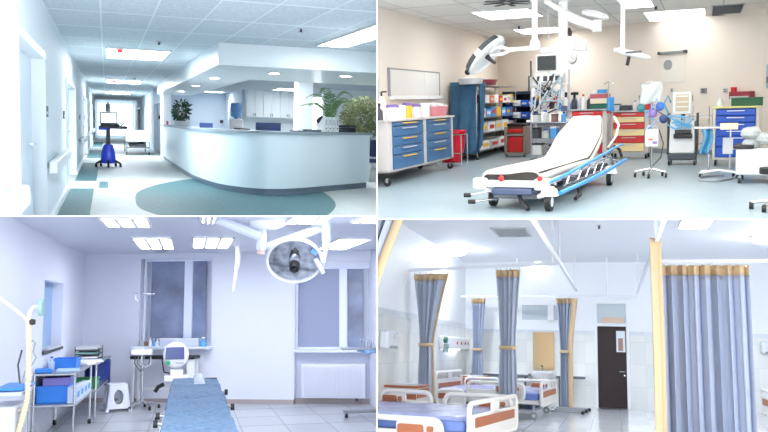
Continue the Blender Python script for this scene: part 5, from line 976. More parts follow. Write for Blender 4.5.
MB().cyl(q(142, 352), q(142, 292), 0.01, 8).build('upper_rod', chrome, ec); m = MB(); m.tube([q(133, 293), q(151, 294)], 0.008); m.tube([q(135, 293), q(136, 300), q(138, 301)], 0.008); m.tube([q(149, 294), q(155, 294)], 0.008); m.build('hook_bar', chrome, ec)
# black topped side table under the window
ta = bpt(pu(143), 0, 0.32); W_ = pu(205) - pu(143); zt = BL.at(175, 355, y=14.5).z
bt = thing(BL, 'side_table', 'long black topped side table below the near window', 'table', tuple(ta), BLA)
MB().b2((0, -0.16, zt - 0.06), (W_, 0.16, zt)).build('tabletop', black, bt, bevel=0.02)
for x in (0.05, W_ - 0.05):
    for y in (-0.12, 0.12): MB().b2((x - 0.02, y - 0.02, 0), (x + 0.02, y + 0.02, zt - 0.06)).build('leg', gloss, bt)
MB().b2((0.05, 0.1, 0.25), (W_ - 0.05, 0.12, 0.28)).build('cross_rail', gloss, bt); MB().b2((W_ - 0.14, -0.12, zt - 0.36), (W_ - 0.02, -0.06, zt - 0.06)).build('side_panel', gloss, bt)
# things on the sill
zs = W1[2] + 0.001
def sillp(px, off=0.12): return bpt(pu(px), zs, off)
def on_sill(name, label, cat, px0, px1, h, mm, lid=None, round_=False, group='things on the window sill'):
    wdt = (pu(px1) - pu(px0)) / 2; t = thing(BL, name, label, cat, tuple(sillp((px0 + px1) / 2)), BLA, group)
    if round_: MB().lathe([(0.0001, 0), (wdt, 0), (wdt, h * 0.65), (wdt * 0.4, h * 0.78), (wdt * 0.4, h), (0.0001, h)], n=16).build('bottle', mm, t); MB().cyl((0, 0, h), (0, 0, h + 0.02), wdt * 0.45, 10).build('cap', lid or white, t)
    else: MB().b2((-wdt, -0.08, 0), (wdt, 0.08, h)).build('body', mm, t, bevel=0.01); MB().b2((-wdt - 0.005, -0.085, h - 0.02), (wdt + 0.005, 0.085, h)).build('lid', lid or lgrey, t)
    return t
on_sill('plastic_box', 'translucent white box in the middle of the near sill', 'box', 165, 203, 0.14, mat('milky_plastic', (206, 214, 232), 0.3), white)
on_sill('spray_bottle', 'blue bottle at the right end of the near window sill', 'bottle', 203, 209.5, 0.14, mat('bottle_sky', (92, 160, 214), 0.25), white, True)
for k, (a, b, h, mm, lb) in enumerate(((144, 148, 0.13, lgrey, 'grey bottle at the left end of the near sill'), (148.5, 152, 0.1, mat('amber', (140, 100, 96), 0.3), 'small amber bottle on the near sill'), (152.5, 156, 0.14, white, 'white bottle on the near sill left of the monitor'), (156.5, 159, 0.11, skyb, 'small sky blue bottle on the near sill'), (159.5, 163, 0.12, white, 'short white bottle beside the translucent box'))):
    on_sill('bottle', lb, 'bottle', a, b, h, mm, lgrey, True)
# plastic stool with slotted sides
p = BL.at(116, 410.5, z=0); st = thing(BL, 'plastic_stool', 'white plastic stool with oval slots in its sides by the wall', 'stool', tuple(p), 0.3, None, Matrix.Scale(0.88, 4)); ss = mat('stool_white', (222, 226, 238), 0.35)
MB().b2((-0.17, -0.17, 0.46), (0.17, 0.17, 0.5)).build('seat', ss, st, bevel=0.02)
def stool_side(a):
    m = MB(); N = 20; O, I = [], []
    for k in range(N):
        an = 2 * math.pi * (k + 0.5) / N; I.append((0.085 * math.cos(an), 0.26 + 0.13 * math.sin(an)))
        t = max(abs(math.cos(an)), abs(math.sin(an))); cx, cz = math.cos(an) / t, math.sin(an) / t; z = 0.26 + cz * 0.21; wd = 0.165 + (0.47 - z) * 0.12; O.append((cx * wd, z))
    V = []
    for ring in (O, I):
        for off in (0, 0.02):
            for x, z in ring: V.append(RZ(a) @ Vector((x, -(0.165 + (0.47 - z) * 0.12) + off, z)))
    Fs = []
    for k in range(N):
        j = (k + 1) % N; Fs += [(k, j, 2*N + j, 2*N + k), (N + k, 3*N + k, 3*N + j, N + j), (2*N + k, 2*N + j, 3*N + j, 3*N + k), (k, N + k, N + j, j)]
    m._add(V, Fs); return m
for k in range(4): stool_side(k * math.pi / 2).build('side_panel', ss, st)
for sx in (-1, 1):
    for sy in (-1, 1): MB().box((sx * 0.205, sy * 0.205, 0.03), (0.06, 0.06, 0.06)).build('foot', ss, st, bevel=0.01)
MB().b2((-0.15, -0.12, 0.1), (0.15, 0.12, 0.12)).build('inner_brace', lgrey, st)
# ---------------------------------------------------------------- steel side trolleys along the left wall
def steel_table(label, x0, x1, y0, y1, top, low, wheels):
    t = thing(BL, 'steel_trolley', label, 'trolley', ((x0 + x1) / 2, (y0 + y1) / 2, 0)); W, D = (x1 - x0) / 2, (y1 - y0) / 2
    for z, nm in ((top, 'top_shelf'), (low, 'lower_shelf')): MB().b2((-W, -D, z - 0.025), (W, D, z)).build(nm, steel, t, bevel=0.004)
    for sx in (-W + 0.02, W - 0.02):
        for sy in (-D + 0.03, D - 0.03):
            MB().cyl((sx, sy, 0.08 if wheels else 0), (sx, sy, top), 0.016, 10).build('leg', chrome, t)
            if wheels: caster(t, sx, sy, 0.04)
    return t
TZ, TLW = 0.85, 0.47
steel_table('steel trolley with a blue bin on top, nearest along the left wall', -1.87, -1.36, 10.75, 12.5, TZ, TLW, True)
steel_table('steel table with file trays, farther along the left wall', -1.87, -1.3, 12.55, 14.6, TZ, TLW, False)
bluebin = mat('bin_blue', (40, 130, 224), 0.4)
def open_bin(name, label, cat, loc, d, mm, rz=0.0):
    t = thing(BL, name, label, cat, loc, rz); x, y, z = d[0] / 2, d[1] / 2, d[2]; m = MB(); e = 0.012
    m.b2((-x, -y, 0), (x, y, e)); m.b2((-x, -y, 0), (x, -y + e, z)); m.b2((-x, y - e, 0), (x, y, z)); m.b2((-x, -y, 0), (-x + e, y, z)); m.b2((x - e, -y, 0), (x, y, z)); m.build('bin', mm, t)
    m = MB(); m.b2((-x - 0.012, -y - 0.012, z - 0.02), (x + 0.012, -y, z)); m.b2((-x - 0.012, y, z - 0.02), (x + 0.012, y + 0.012, z)); m.b2((-x - 0.012, -y, z - 0.02), (-x, y, z)); m.b2((x, -y, z - 0.02), (x + 0.012, y, z)); m.build('rim', mm, t); return t
open_bin('storage_bin', 'bright blue open bin on top of the near steel trolley', 'bin', (-1.62, 11.75, TZ), (0.3, 0.5, 0.13), bluebin)
t = thing(BL, 'bottle', 'white and blue bottle standing before the blue bin', 'bottle', (-1.77, 11.5, TZ)); MB().lathe([(0.0001, 0), (0.04, 0), (0.04, 0.1), (0.018, 0.13), (0.018, 0.15), (0.0001, 0.15)], n=14).build('bottle', mat('bottle_pale', (190, 210, 238), 0.3), t); MB().cyl((0, 0, 0.15), (0, 0, 0.17), 0.02, 10).build('cap', blue, t)
solo(BL, 'surgical_pack', MB().b2((-0.1, -0.15, 0), (0.1, 0.15, 0.05)), bluebin, 'flat blue pack at the near corner of the trolley top', 'pack', (-1.78, 10.98, TZ), 0.2, bevel=0.015)
solo(BL, 'folded_cloth', MB().b2((-0.14, -0.25, 0), (0.14, 0.25, 0.02)), mat('pale_cloth', (168, 196, 232), 0.7), 'pale blue folded cloth on the trolley top before the bin', 'cloth', (-1.52, 11.2, TZ), 0.1, bevel=0.008)
solo(BL, 'white_packet', MB().b2((-0.06, -0.12, 0), (0.06, 0.12, 0.04)), white, 'small white packet on the trolley edge right of the blue bin', 'packet', (-1.4, 12.3, TZ), -0.4, bevel=0.01)
t = thing(BL, 'file_tray', 'stacked black file trays full of papers on the far steel table', 'file tray', (-1.56, 13.75, TZ))
for k in range(3): o = MB().b2((-0.18, -0.3, 0.07 * k + 0.005), (0.18, 0.3, 0.07 * k + 0.02)).build('tray', black, t); MB().b2((-0.16, -0.28, 0.07 * k + 0.02), (0.15, 0.28, 0.07 * k + (0.05, 0.045, 0.065)[k])).build('paper', (white, mat('paper_green', (120, 170, 160), 0.6), lgrey)[k], o)
for sx in (-0.18, 0.17):
    for sy in (-0.29, 0.28): MB().b2((sx, sy, 0), (sx + 0.012, sy + 0.012, 0.2)).build('corner_post', dgrey, t)
solo(BL, 'papers', MB().b2((-0.2, -0.4, 0), (0.2, 0.4, 0.012)), white, 'loose white papers lying before the file trays', 'paper', (-1.5, 13.2, TZ), 0.15)
solo(BL, 'sill_papers', MB().b2((0, -0.5, 0), (0.16, 0.6, 0.02)), lgrey, 'papers lying on the narrow window sill of the left wall', 'paper', (-2.0, (ny0 + ny1) / 2, nzb + 0.012))
t = thing(BL, 'archive_box', 'large blue box on the lower shelf of the near trolley', 'box', (-1.62, 11.25, TLW)); MB().b2((-0.23, -0.3, 0), (0.14, 0.32, 0.21)).build('box', mat('archive_blue', (44, 136, 236), 0.45), t, bevel=0.008); MB().b2((-0.235, -0.305, 0.16), (0.145, 0.325, 0.212)).build('lid', mat('archive_blue', (30, 110, 214)), t)
for k in range(4): supply_ = thing(BL, 'carton', ['front', 'second', 'third', 'rearmost'][k] + ' white carton in the row beside the large blue box', 'carton', (-1.42, 11.05 + 0.38 * k, TLW), 0, 'white cartons on the lower shelf'); MB().b2((-0.055, -0.17, 0), (0.055, 0.17, 0.2 - 0.012 * k)).build('carton', mat('carton_pale', (206, 220, 240), 0.5), supply_, bevel=0.006); MB().b2((0.055, -0.1, 0.06), (0.058, 0.1, 0.13)).build('label', skyb, supply_)
solo(BL, 'purple_carton', MB().b2((-0.16, -0.35, 0), (0.16, 0.3, 0.1)), mat('carton_purple', (128, 122, 206), 0.45), 'purple carton lying on the large blue box', 'carton', (-1.64, 11.3, TLW + 0.214), 0.05, bevel=0.008)
open_bin('green_basket', 'low green basket on the lower shelf of the far table', 'basket', (-1.5, 13.0, TLW), (0.3, 0.6, 0.13), mat('basket_green', (70, 170, 100), 0.5))
t = thing(BL, 'waste_bag', 'dark blue bag hanging at the end of the far steel table', 'bag', (-1.5, 14.35, 0.36)); m = MB(); m.grid(16, 8, lambda u, v: ((0.2 + 0.02 * math.sin(8 * u)) * math.cos(2 * math.pi * u), 0.16 * math.sin(2 * math.pi * u), 0.44 - 0.42 * v)); m.build('bag', mat('bag_navy', (36, 56, 140), 0.4), t, thick=0.006); MB().b2((-0.02, -0.02, 0.42), (0.02, 0.02, 0.47)).build('tie', navy, t)
# ---------------------------------------------------------------- breathing machine at the left edge
y_ = 7.6; q = lambda px, py: BL.at(px, py, y=y_); b0 = q(26, 380)
an = thing(BL, 'breathing_machine', 'breathing machine stand at the left edge with a yellow corrugated hose', 'medical machine', (b0.x, y_, 0)); q2 = lambda px, py: q(px, py) - Vector((b0.x, y_, 0))
m = MB(); pp = [q2(28.5, 318), q2(29, 345), q2(28.5, 375), q2(27, 400), q2(22, 420), q2(14, 445)]; pts = []; rs = []
sp = []
for i in range(len(pp) - 1):
    for k in range(14): sp.append(pp[i].lerp(pp[i + 1], k / 14))
for i, a in enumerate(sp): pts.append(a); rs.append(0.027 if i % 2 else 0.021)
m.tube(pts, 0.03, 12, True, rs); m.build('hose', mat('hose_cream', (212, 206, 172), 0.55), an)
MB().tube([q2(29, 320), q2(30, 312), q2(34, 307), q2(39, 307)], 0.02, 10).build('elbow', mat('elbow_clear', (206, 214, 226), 0.25), an)
m = MB(); m.lathe([(0.0001, -0.018), (0.075, -0.015), (0.078, 0.0), (0.07, 0.018), (0.0001, 0.02)], q2(41, 307.5), 20, RY(math.pi / 2)); m.build('filter_disc', mat('filter_green', (140, 178, 172), 0.35), an)
m = MB(); m.tube([q2(-4, 295), q2(12, 307), q2(26, 319)], 0.011, 8); m.build('support_rod', gloss, an); MB().lathe([(0.0001, -0.03), (0.03, -0.02), (0.03, 0.02), (0.0001, 0.03)], q2(32, 322), 10).build('clip', black, an)
m = MB(); m.tube([q2(32, 340), q2(35, 343), q2(33, 352), q2(36, 358), q2(31, 366), q2(25, 372), q2(22, 384)], 0.008, 6); m.build('cable', grey, an); m = MB(); m.tube([q2(22, 350), q2(18, 365), q2(20, 384)], 0.008, 6); m.build('cable', dgrey, an)
m = MB(); m.b2(q2(-4, 396) + Vector((0, -0.1, 0)), q2(24, 390.5) + Vector((0, 0.5, 0))); m.build('tray', mat('tray_pale', (178, 190, 220), 0.4), an, bevel=0.01); MB().b2(q2(-4, 390) + Vector((0, -0.12, 0)), q2(25, 387) + Vector((0, 0.5, 0))).build('blue_mat', bluebin, an, bevel=0.006)
MB().cyl((0.0, 0.35, 0), q2(28, 322) + Vector((0, 0.05, 0)), 0.014, 10).build('pole', chrome, an); m = MB(); m.tube([q2(26, 397), q2(24, 408), q2(12, 414), q2(-4, 416)], 0.008, 6); m.build('cable', mat('cable_tan', (170, 160, 150), 0.5), an)
m = MB(); m.b2((-0.28, -0.1, 0.1), (-0.06, 0.45, 0.82)); m.build('cabinet', lgrey, an, bevel=0.02); m = MB(); m.b2((-0.29, -0.15, 0.0), (0.1, 0.5, 0.08)); m.build('base', dgrey, an, bevel=0.02)
# ================================================================ WARD: structure
br_wall = mat('ward_white_wall', (232, 236, 240), 0.55); br_ceil = mat('ward_ceiling', (232, 235, 239), 0.7)
br_floor = tiles('ward_floor_tiles', (212, 215, 219), (207, 211, 216), (164, 170, 178), 0.6, 1.2, (0.012, 0.03), 0.14, (0.1, 0.3, 0), speck=0.06, sscale=6)
br_tile = tiles('ward_wall_tiles', (224, 226, 224), (219, 222, 221), (205, 209, 212), 0.4, 0.6, (0.008, 0.012), 0.18, rot=(math.pi / 2, 0, 0))
br_tile_s = tiles('ward_side_wall_tiles', (224, 226, 224), (219, 222, 221), (205, 209, 212), 0.6, 0.4, (0.012, 0.008), 0.18, rot=(0, math.pi / 2, 0))
br_lamp = lamp_mat('ward_lamp_panel', (252, 254, 255), PANEL['br'])
RXW, RY_, RH = -4.15, 23.1, 4.0
struct(BR, 'floor', MB().b2((-5, 7.5, -0.05), (6.5, 23.4, 0)), br_floor)
struct(BR, 'ceiling', MB().b2((-4.3, 7.5, RH), (6.5, 23.4, RH + 0.05)), br_ceil)
struct(BR, 'wall_left', MB().b2((RXW - 0.15, 7.5, 0), (RXW, 23.4, RH)), br_wall)
struct(BR, 'wall_right', MB().b2((5.6, 9.0, 0), (5.75, 23.4, RH)), br_wall)
o = wall_holes(BR, 'wall_back', (RXW, RY_), 0.0, 9.75, RH, [(3.66, 4.47, 0, 2.86), (1.57, 2.41, 2.33, 2.81), (2.45, 3.05, 2.33, 2.81)], 0.2, br_wall)
tb = MB(); tb.b2((RXW, RY_ - 0.015, 0), (-0.52, RY_, 2.08)); tb.b2((0.36, RY_ - 0.015, 0), (5.6, RY_, 2.08)); struct(BR, 'wall_tiling_back', tb, br_tile)
struct(BR, 'wall_tiling_left', MB().b2((RXW, 7.5, 0), (RXW + 0.015, RY_, 2.2)), br_tile_s)
bord = mat('border_tile', (206, 212, 218), 0.3, noise=0.08, scale=14)
tb = MB(); tb.b2((RXW, RY_ - 0.022, 1.98), (-0.52, RY_, 2.09)); tb.b2((0.36, RY_ - 0.022, 1.98), (5.6, RY_, 2.09)); struct(BR, 'trim_1', tb, bord)
struct(BR, 'trim_2', MB().b2((RXW, 7.5, 2.1), (RXW + 0.022, RY_, 2.22)), bord)
dk_door = mat('dark_brown_door', (40, 27, 26), 0.6, noise=0.15, scale=3, stretch=(6, 6, 0.6))
d1 = struct(BR, 'door_1', MB().b2((-0.46, RY_ + 0.02, 0.02), (0.3, RY_ + 0.07, 2.22)), dk_door, 'dark brown door with a small glass pane in the far wall')
f = MB(); f.b2((-0.54, RY_ - 0.03, 0), (-0.46, RY_ + 0.1, 2.9)); f.b2((0.3, RY_ - 0.03, 0), (0.38, RY_ + 0.1, 2.9)); f.b2((-0.54, RY_ - 0.03, 2.84), (0.38, RY_ + 0.1, 2.92)); f.b2((-0.5, RY_ - 0.03, 2.22), (0.34, RY_ + 0.1, 2.31)); f.build('door_frame', white, d1, bevel=0.008)
frost = mat('frosted_glass', (186, 198, 204), 0.25); MB().b2((-0.46, RY_ + 0.03, 2.31), (0.3, RY_ + 0.05, 2.84)).build('transom_pane', frost, d1); MB().b2((-0.34, RY_ + 0.01, 2.32), (0.24, RY_ + 0.03, 2.47)).build('transom_blind', mat('blind_peach', (216, 190, 168), 0.6), d1)
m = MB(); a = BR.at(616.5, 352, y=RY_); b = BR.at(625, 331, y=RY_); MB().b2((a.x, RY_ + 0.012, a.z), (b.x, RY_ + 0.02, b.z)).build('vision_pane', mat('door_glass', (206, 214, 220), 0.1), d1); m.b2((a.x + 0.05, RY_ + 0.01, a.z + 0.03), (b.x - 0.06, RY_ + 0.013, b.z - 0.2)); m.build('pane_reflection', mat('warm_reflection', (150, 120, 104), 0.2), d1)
MB().tube([(0.24, RY_ + 0.02, 1.0), (0.24, RY_ - 0.04, 1.0), (0.1, RY_ - 0.04, 1.0)], 0.014).build('door_handle', chrome, d1); MB().cyl((0.24, RY_ + 0.02, 0.9), (0.24, RY_ + 0.005, 0.9), 0.022).build('door_lock', chrome, d1)
for i, (x0, x1) in enumerate(((-2.58, -1.74), (-1.70, -1.1))):
    wn = struct(BR, 'window_%d' % (i + 1), MB().b2((x0 + 0.05, RY_ + 0.04, 2.36), (x1 - 0.05, RY_ + 0.06, 2.78)), frost, 'frosted high window in the far wall')
    f = MB(); f.b2((x0, RY_ - 0.01, 2.31), (x1, RY_ + 0.08, 2.37)); f.b2((x0, RY_ - 0.01, 2.78), (x1, RY_ + 0.08, 2.83)); f.b2((x0, RY_ - 0.01, 2.31), (x0 + 0.06, RY_ + 0.08, 2.83)); f.b2((x1 - 0.06, RY_ - 0.01, 2.31), (x1, RY_ + 0.08, 2.83)); f.build('window_frame', white, wn)
struct(BR, 'window_backing', MB().b2((-2.6, RY_ + 0.15, 0), (0.5, RY_ + 0.19, 3.0)), lgrey)
# ---------------------------------------------------------------- ward: ceiling
x0, x1, y0, y1 = ceil_rect(BR, ((678, 225.5), (714, 219)), RH); troffer(BR, x0, x1, y0, y0 + 1.0, RH, br_lamp, 'square lit ceiling panel above the wide blue curtain', None)
x0, x1, y0, y1 = ceil_rect(BR, ((497, 235), (526, 227)), RH); vent(BR, x0, x1, y0, y1 + 0.3, RH, 'grey louvred air grille in the ward ceiling', mat('grille_grey', (228, 232, 236), 0.5), 8, 0.12)
for px, py, lb, r in ((457, 249, 'glowing round ceiling lamp near the left wall', 0.26), (764, 236, 'glowing round ceiling lamp at the right edge', 0.26)):
    p = BR.at(px, py, z=RH); t = thing(BR, 'ceiling_lamp', lb, 'ceiling light', (p.x, p.y, RH), 0, 'round ward ceiling lamps'); MB().lathe([(r * 1.1, 0), (r * 1.1, -0.04), (r, -0.05)], n=28).build('base', white, t); MB().lathe([(r, -0.045), (r * 0.8, -0.12), (r * 0.4, -0.16), (0.0001, -0.17)], n=28).build('lamp_shade', lamp_mat('dome_lamp', (250, 253, 255), PANEL['br'] * 1.8), t)
p = BR.at(538, 262, z=RH); t = thing(BR, 'downlight', 'tiny bright downlight behind the nearest cross track', 'downlight', (p.x, p.y, RH)); MB().lathe([(0.09, -0.012), (0.12, -0.012), (0.12, 0)], n=20).build('trim_ring', white, t); MB().lathe([(0.09, -0.014), (0.0001, -0.014)], n=20).build('bulb', down_l, t)
p = BR.at(599, 225, z=RH); t = thing(BR, 'sprinkler', 'dark ceiling sprinkler over the aisle', 'sprinkler', tuple(p)); MB().lathe([(0.0001, -0.012), (0.05, -0.01), (0.05, 0)], n=12).build('plate', lgrey, t); MB().cyl((0, 0, -0.08), (0, 0, -0.01), 0.022, 8).build('head', dgrey, t)
TZ3 = 3.12
track_m = mat('track_white', (222, 226, 232), 0.35)
def track(label, a, b, hang, z=None):
    z = z or TZ3; A, B = Vector((*a, z)), Vector((*b, z)); t = thing(BR, 'curtain_track', label, 'curtain track', tuple(A), 0, 'curtain tracks'); d = B - A
    MB().box(d / 2, (0.05, d.length, 0.06), math.atan2(d.y, d.x) - math.pi / 2).build('rail', track_m, t)
    for k in hang: MB().cyl(d * k, d * k + Vector((0, 0, RH - z)), 0.02, 8).build('hanger', track_m, t)
    return t
track('long white curtain track on the left side of the aisle', (-0.95, 7.8), (-0.95, 21.9), (0.51, 0.94))
track('long white curtain track on the right side of the aisle', (0.61, 7.8), (0.61, 22.6), (0.31, 0.92))
track('white cross track above the nearer bed', (RXW, 16.4), (-0.95, 15.1), (0.96,))
track('white cross track above the farther bed', (RXW, 22.4), (-0.95, 21.9), (0.5,), 2.97)
track('white cross track closing the far end of the aisle', (-0.95, 21.9), (0.61, 21.9), (0.5,), 2.97)
track('white cross track carrying the wide blue curtain', (0.61, 14.9), (5.5, 14.9), (0.03, 0.6))
# ---------------------------------------------------------------- ward: curtains
cur = mat('curtain_blue_grey', (166, 176, 198), 0.75, noise=0.08, scale=4, stretch=(6, 6, 0.4)); tan = mat('curtain_tan', (202, 176, 140), 0.75)
cur_d = mat('curtain_stripe', (172, 181, 198), 0.75, noise=0.12, scale=5, stretch=(8, 8, 0.4))
def curtain(label, a, b, zt, zb, m, nf=6, amp=0.05, tie=None, trim=None, group='ward curtains', hb=0.13, tw=0.07):
    A, B = Vector((*a, 0)), Vector((*b, 0)); C = (A + B) / 2; d = B - A; Wd = d.length; d.normalize(); nn = Vector((d.y, -d.x, 0))
    t = thing(BR, 'curtain', label, 'curtain', (C.x, C.y, 0), 0, group)
    def wf(z):
        if not tie: return 1.0, 0.0
        tz, tf, sh, bf = tie
        if z >= tz: k = (z - tz) / (zt - tz); e = k ** 1.3; return lerp(tf, 1, e), sh * (1 - k)
        k = (tz - z) / (tz - zb); return lerp(tf, bf, min(1, k * 2.5) ** 0.6), sh
    def P(u, z, off=0.0):
        f, s = wf(z); am = amp * (0.45 + 0.55 * f); ph = 2 * math.pi * nf * u
        x = (u - 0.5) * Wd * f + s + 0.12 * Wd / nf * f * math.sin(2 * ph + 0.7); y = am * math.sin(ph) + am * 0.35 * math.sin(ph * 1.73 + 2) + off
        return d * x + nn * y + Vector((0, 0, z + (0.012 * math.cos(ph * 2) if z > zt - 0.001 else 0)))
    nu = nf * 14
    zz = lambda lo, hi, n: (lambda v: lerp(hi, lo, v))
    MB().grid(nu, 28, lambda u, v: P(u, lerp(zt - hb, zb, v))).build('drape', m, t, thick=0.006, angle=1.5)
    MB().grid(nu, 2, lambda u, v: P(u, lerp(zt, zt - hb, v))).build('header_band', tan, t, thick=0.01, angle=1.5)
    for k in range(nf + 1): q = P(min(0.999, k / nf), zt); MB().cyl(q, Vector((q.x, q.y, zt + 0.05)), 0.006, 6).build('hook', chrome, t)
    if tie:
        tz = tie[0]; f, s = wf(tz); r = Wd * f / 2 + 0.02; pts = [d * (s + r * math.cos(a_)) + nn * ((amp * 1.2 + 0.02) * math.sin(a_)) for a_ in [2 * math.pi * k / 24 for k in range(24)]]
        MB().grid(24, 1, lambda u, v: d * (s + r * math.cos(2 * math.pi * u)) + nn * ((amp * 1.1 + 0.03) * math.sin(2 * math.pi * u)) + Vector((0, 0, tz + tw * (0.5 - v)))).build('tie_band', tan, t, thick=0.012)
    if trim is not None:
        e = 1.0 if trim > 0 else 0.0; w_ = abs(trim)
        MB().grid(2, 28, lambda u, v: P(e, lerp(zt, zb, v), 0.03) + d * (math.copysign(1, trim) * w_ * (u - 0.3))).build('edge_trim', tan, t, thick=0.008)
    return t
curtain('gathered grey curtain tied back beside the left wall, nearest bedside cabinet', (-4.06, 16.5), (-3.3, 16.2), 3.03, 0.08, cur_d, 6, 0.09, (1.57, 0.36, -0.08, 0.42), 0.05)
curtain('gathered grey curtain tied back behind the near bed footboard', (-2.2, 15.62), (-1.74, 15.45), 3.03, 0.25, cur_d, 5, 0.08, (1.55, 0.6, 0.0, 0.72), None)
curtain('pale gathered curtain tied back in the far left corner', (-3.84, 22.3), (-3.44, 22.25), 2.9, 0.3, cur, 5, 0.06, (1.5, 0.62, -0.02, 0.8), None)
curtain('gathered curtain tied back beside the mirror, tan edge to the floor', (-1.5, 21.95), (-1.02, 21.9), 2.9, 0.04, cur_d, 5, 0.07, (1.5, 0.48, -0.02, 0.5), 0.14)
curtain('curtain at the near left edge, tan trimmed and swept to the wall', (-3.38, 9.5), (-2.48, 9.5), 3.35, 0.7, cur_d, 6, 0.06, (1.35, 0.5, -0.48, 0.6), 0.12)
curtain('wide blue curtain drawn across the right side of the ward', (0.76, 14.85), (2.22, 14.85), 3.04, 0.03, mat('curtain_blue', (172, 183, 206), 0.75, noise=0.05, scale=4, stretch=(6, 6, 0.4)), 8, 0.085, None, None, hb=0.17)
c6 = curtain('curtain seen edge-on at the right of the aisle with a broad tan edge', (0.62, 12.0), (0.66, 14.6), 3.1, 0.03, tan, 7, 0.03, None, None)
MB().grid(3, 24, lambda u, v: Vector((-0.13 + 0.15 * u + 0.01 * math.sin(3 * v), -1.36 + 0.05 * math.sin(3.1 * u), lerp(3.14, 0.03, v)))).build('edge_trim', tan, c6, thick=0.01)
# ---------------------------------------------------------------- ward: beds
bw_ = mat('bed_white', (216, 214, 209), 0.35); oran = mat('wood_orange', (160, 92, 58), 0.5, noise=0.12, scale=6, stretch=(1, 6, 6)); mattb = mat('mattress_blue', (150, 160, 204), 0.2, noise=0.16, scale=7, bump=0.5)
BWD, BLN = 2.45, 2.4
def rounded(x0, x1, z0, z1, r, n=5):
    out = []
    for cx, cz, a0 in ((x1 - r, z1 - r, 0), (x0 + r, z1 - r, math.pi / 2), (x0 + r, z0 + r, math.pi), (x1 - r, z0 + r, 1.5 * math.pi)):
        for k in range(n + 1): a = a0 + math.pi / 2 * k / n; out.append((cx + r * math.cos(a), cz + r * math.sin(a)))
    return out
def side_rail(t, x0, x1, y, z0, z1, flip, nm='side_rail'):
    lo, hi = z0, z1; O = rounded(x0, x1, lo, hi, 0.12); mid = lerp(x0, x1, 0.5)
    m = MB(); m.tube([(x, y, z) for x, z in O], 0.04, 8, closed=True)
    sx0, sx1 = (mid, x1) if not flip else (x0, mid)
    m.prism(rounded(sx0, sx1, lo, hi, 0.085), -0.018, 0.018, TT((0, y, 0)) @ RX(math.pi / 2)); m.prism(rounded(x0, x1, lo, lo + (hi - lo) * 0.6, 0.07), -0.018, 0.018, TT((0, y, 0)) @ RX(math.pi / 2)); o = m.build(nm, bw_, t, bevel=0.006)
    L_ = sx1 - sx0; p = MB(); a, b = (sx0 + 0.03, sx0 + 0.62 * L_); p.prism(rounded(a, b, lerp(lo, hi, 0.48), lerp(lo, hi, 0.82), 0.03), -0.044, 0.044, TT((0, y, 0)) @ RX(math.pi / 2)); p.build('panel', oran, o)
    p = MB(); p.prism(rounded(sx0 + 0.7 * L_, sx0 + 0.84 * L_, lerp(lo, hi, 0.58), lerp(lo, hi, 0.78), 0.02), -0.044, 0.044, TT((0, y, 0)) @ RX(math.pi / 2)); p.build('panel', oran, o); return o
def end_board(t, x, nm, z0, z1):
    W = BWD / 2; T = TT((x, 0, 0)) @ RZ(math.pi / 2) @ RX(math.pi / 2); m = MB()
    m.tube([(x, y, z) for y, z in rounded(-W, W, z0, z1, 0.12, 6)], 0.035, 8, closed=True)
    m.prism(rounded(-W, W, z0, z1 - 0.15, 0.06), -0.02, 0.02, T); m.prism(rounded(-W * 0.14, W * 0.14, z1 - 0.2, z1, 0.02), -0.02, 0.02, T); o = m.build(nm, bw_, t, bevel=0.008)
    p = MB(); p.prism(rounded(-W * 0.84, W * 0.84, lerp(z0, z1, 0.36), lerp(z0, z1, 0.62), 0.02), -0.028, 0.028, T); p.build('panel', oran, o); return o
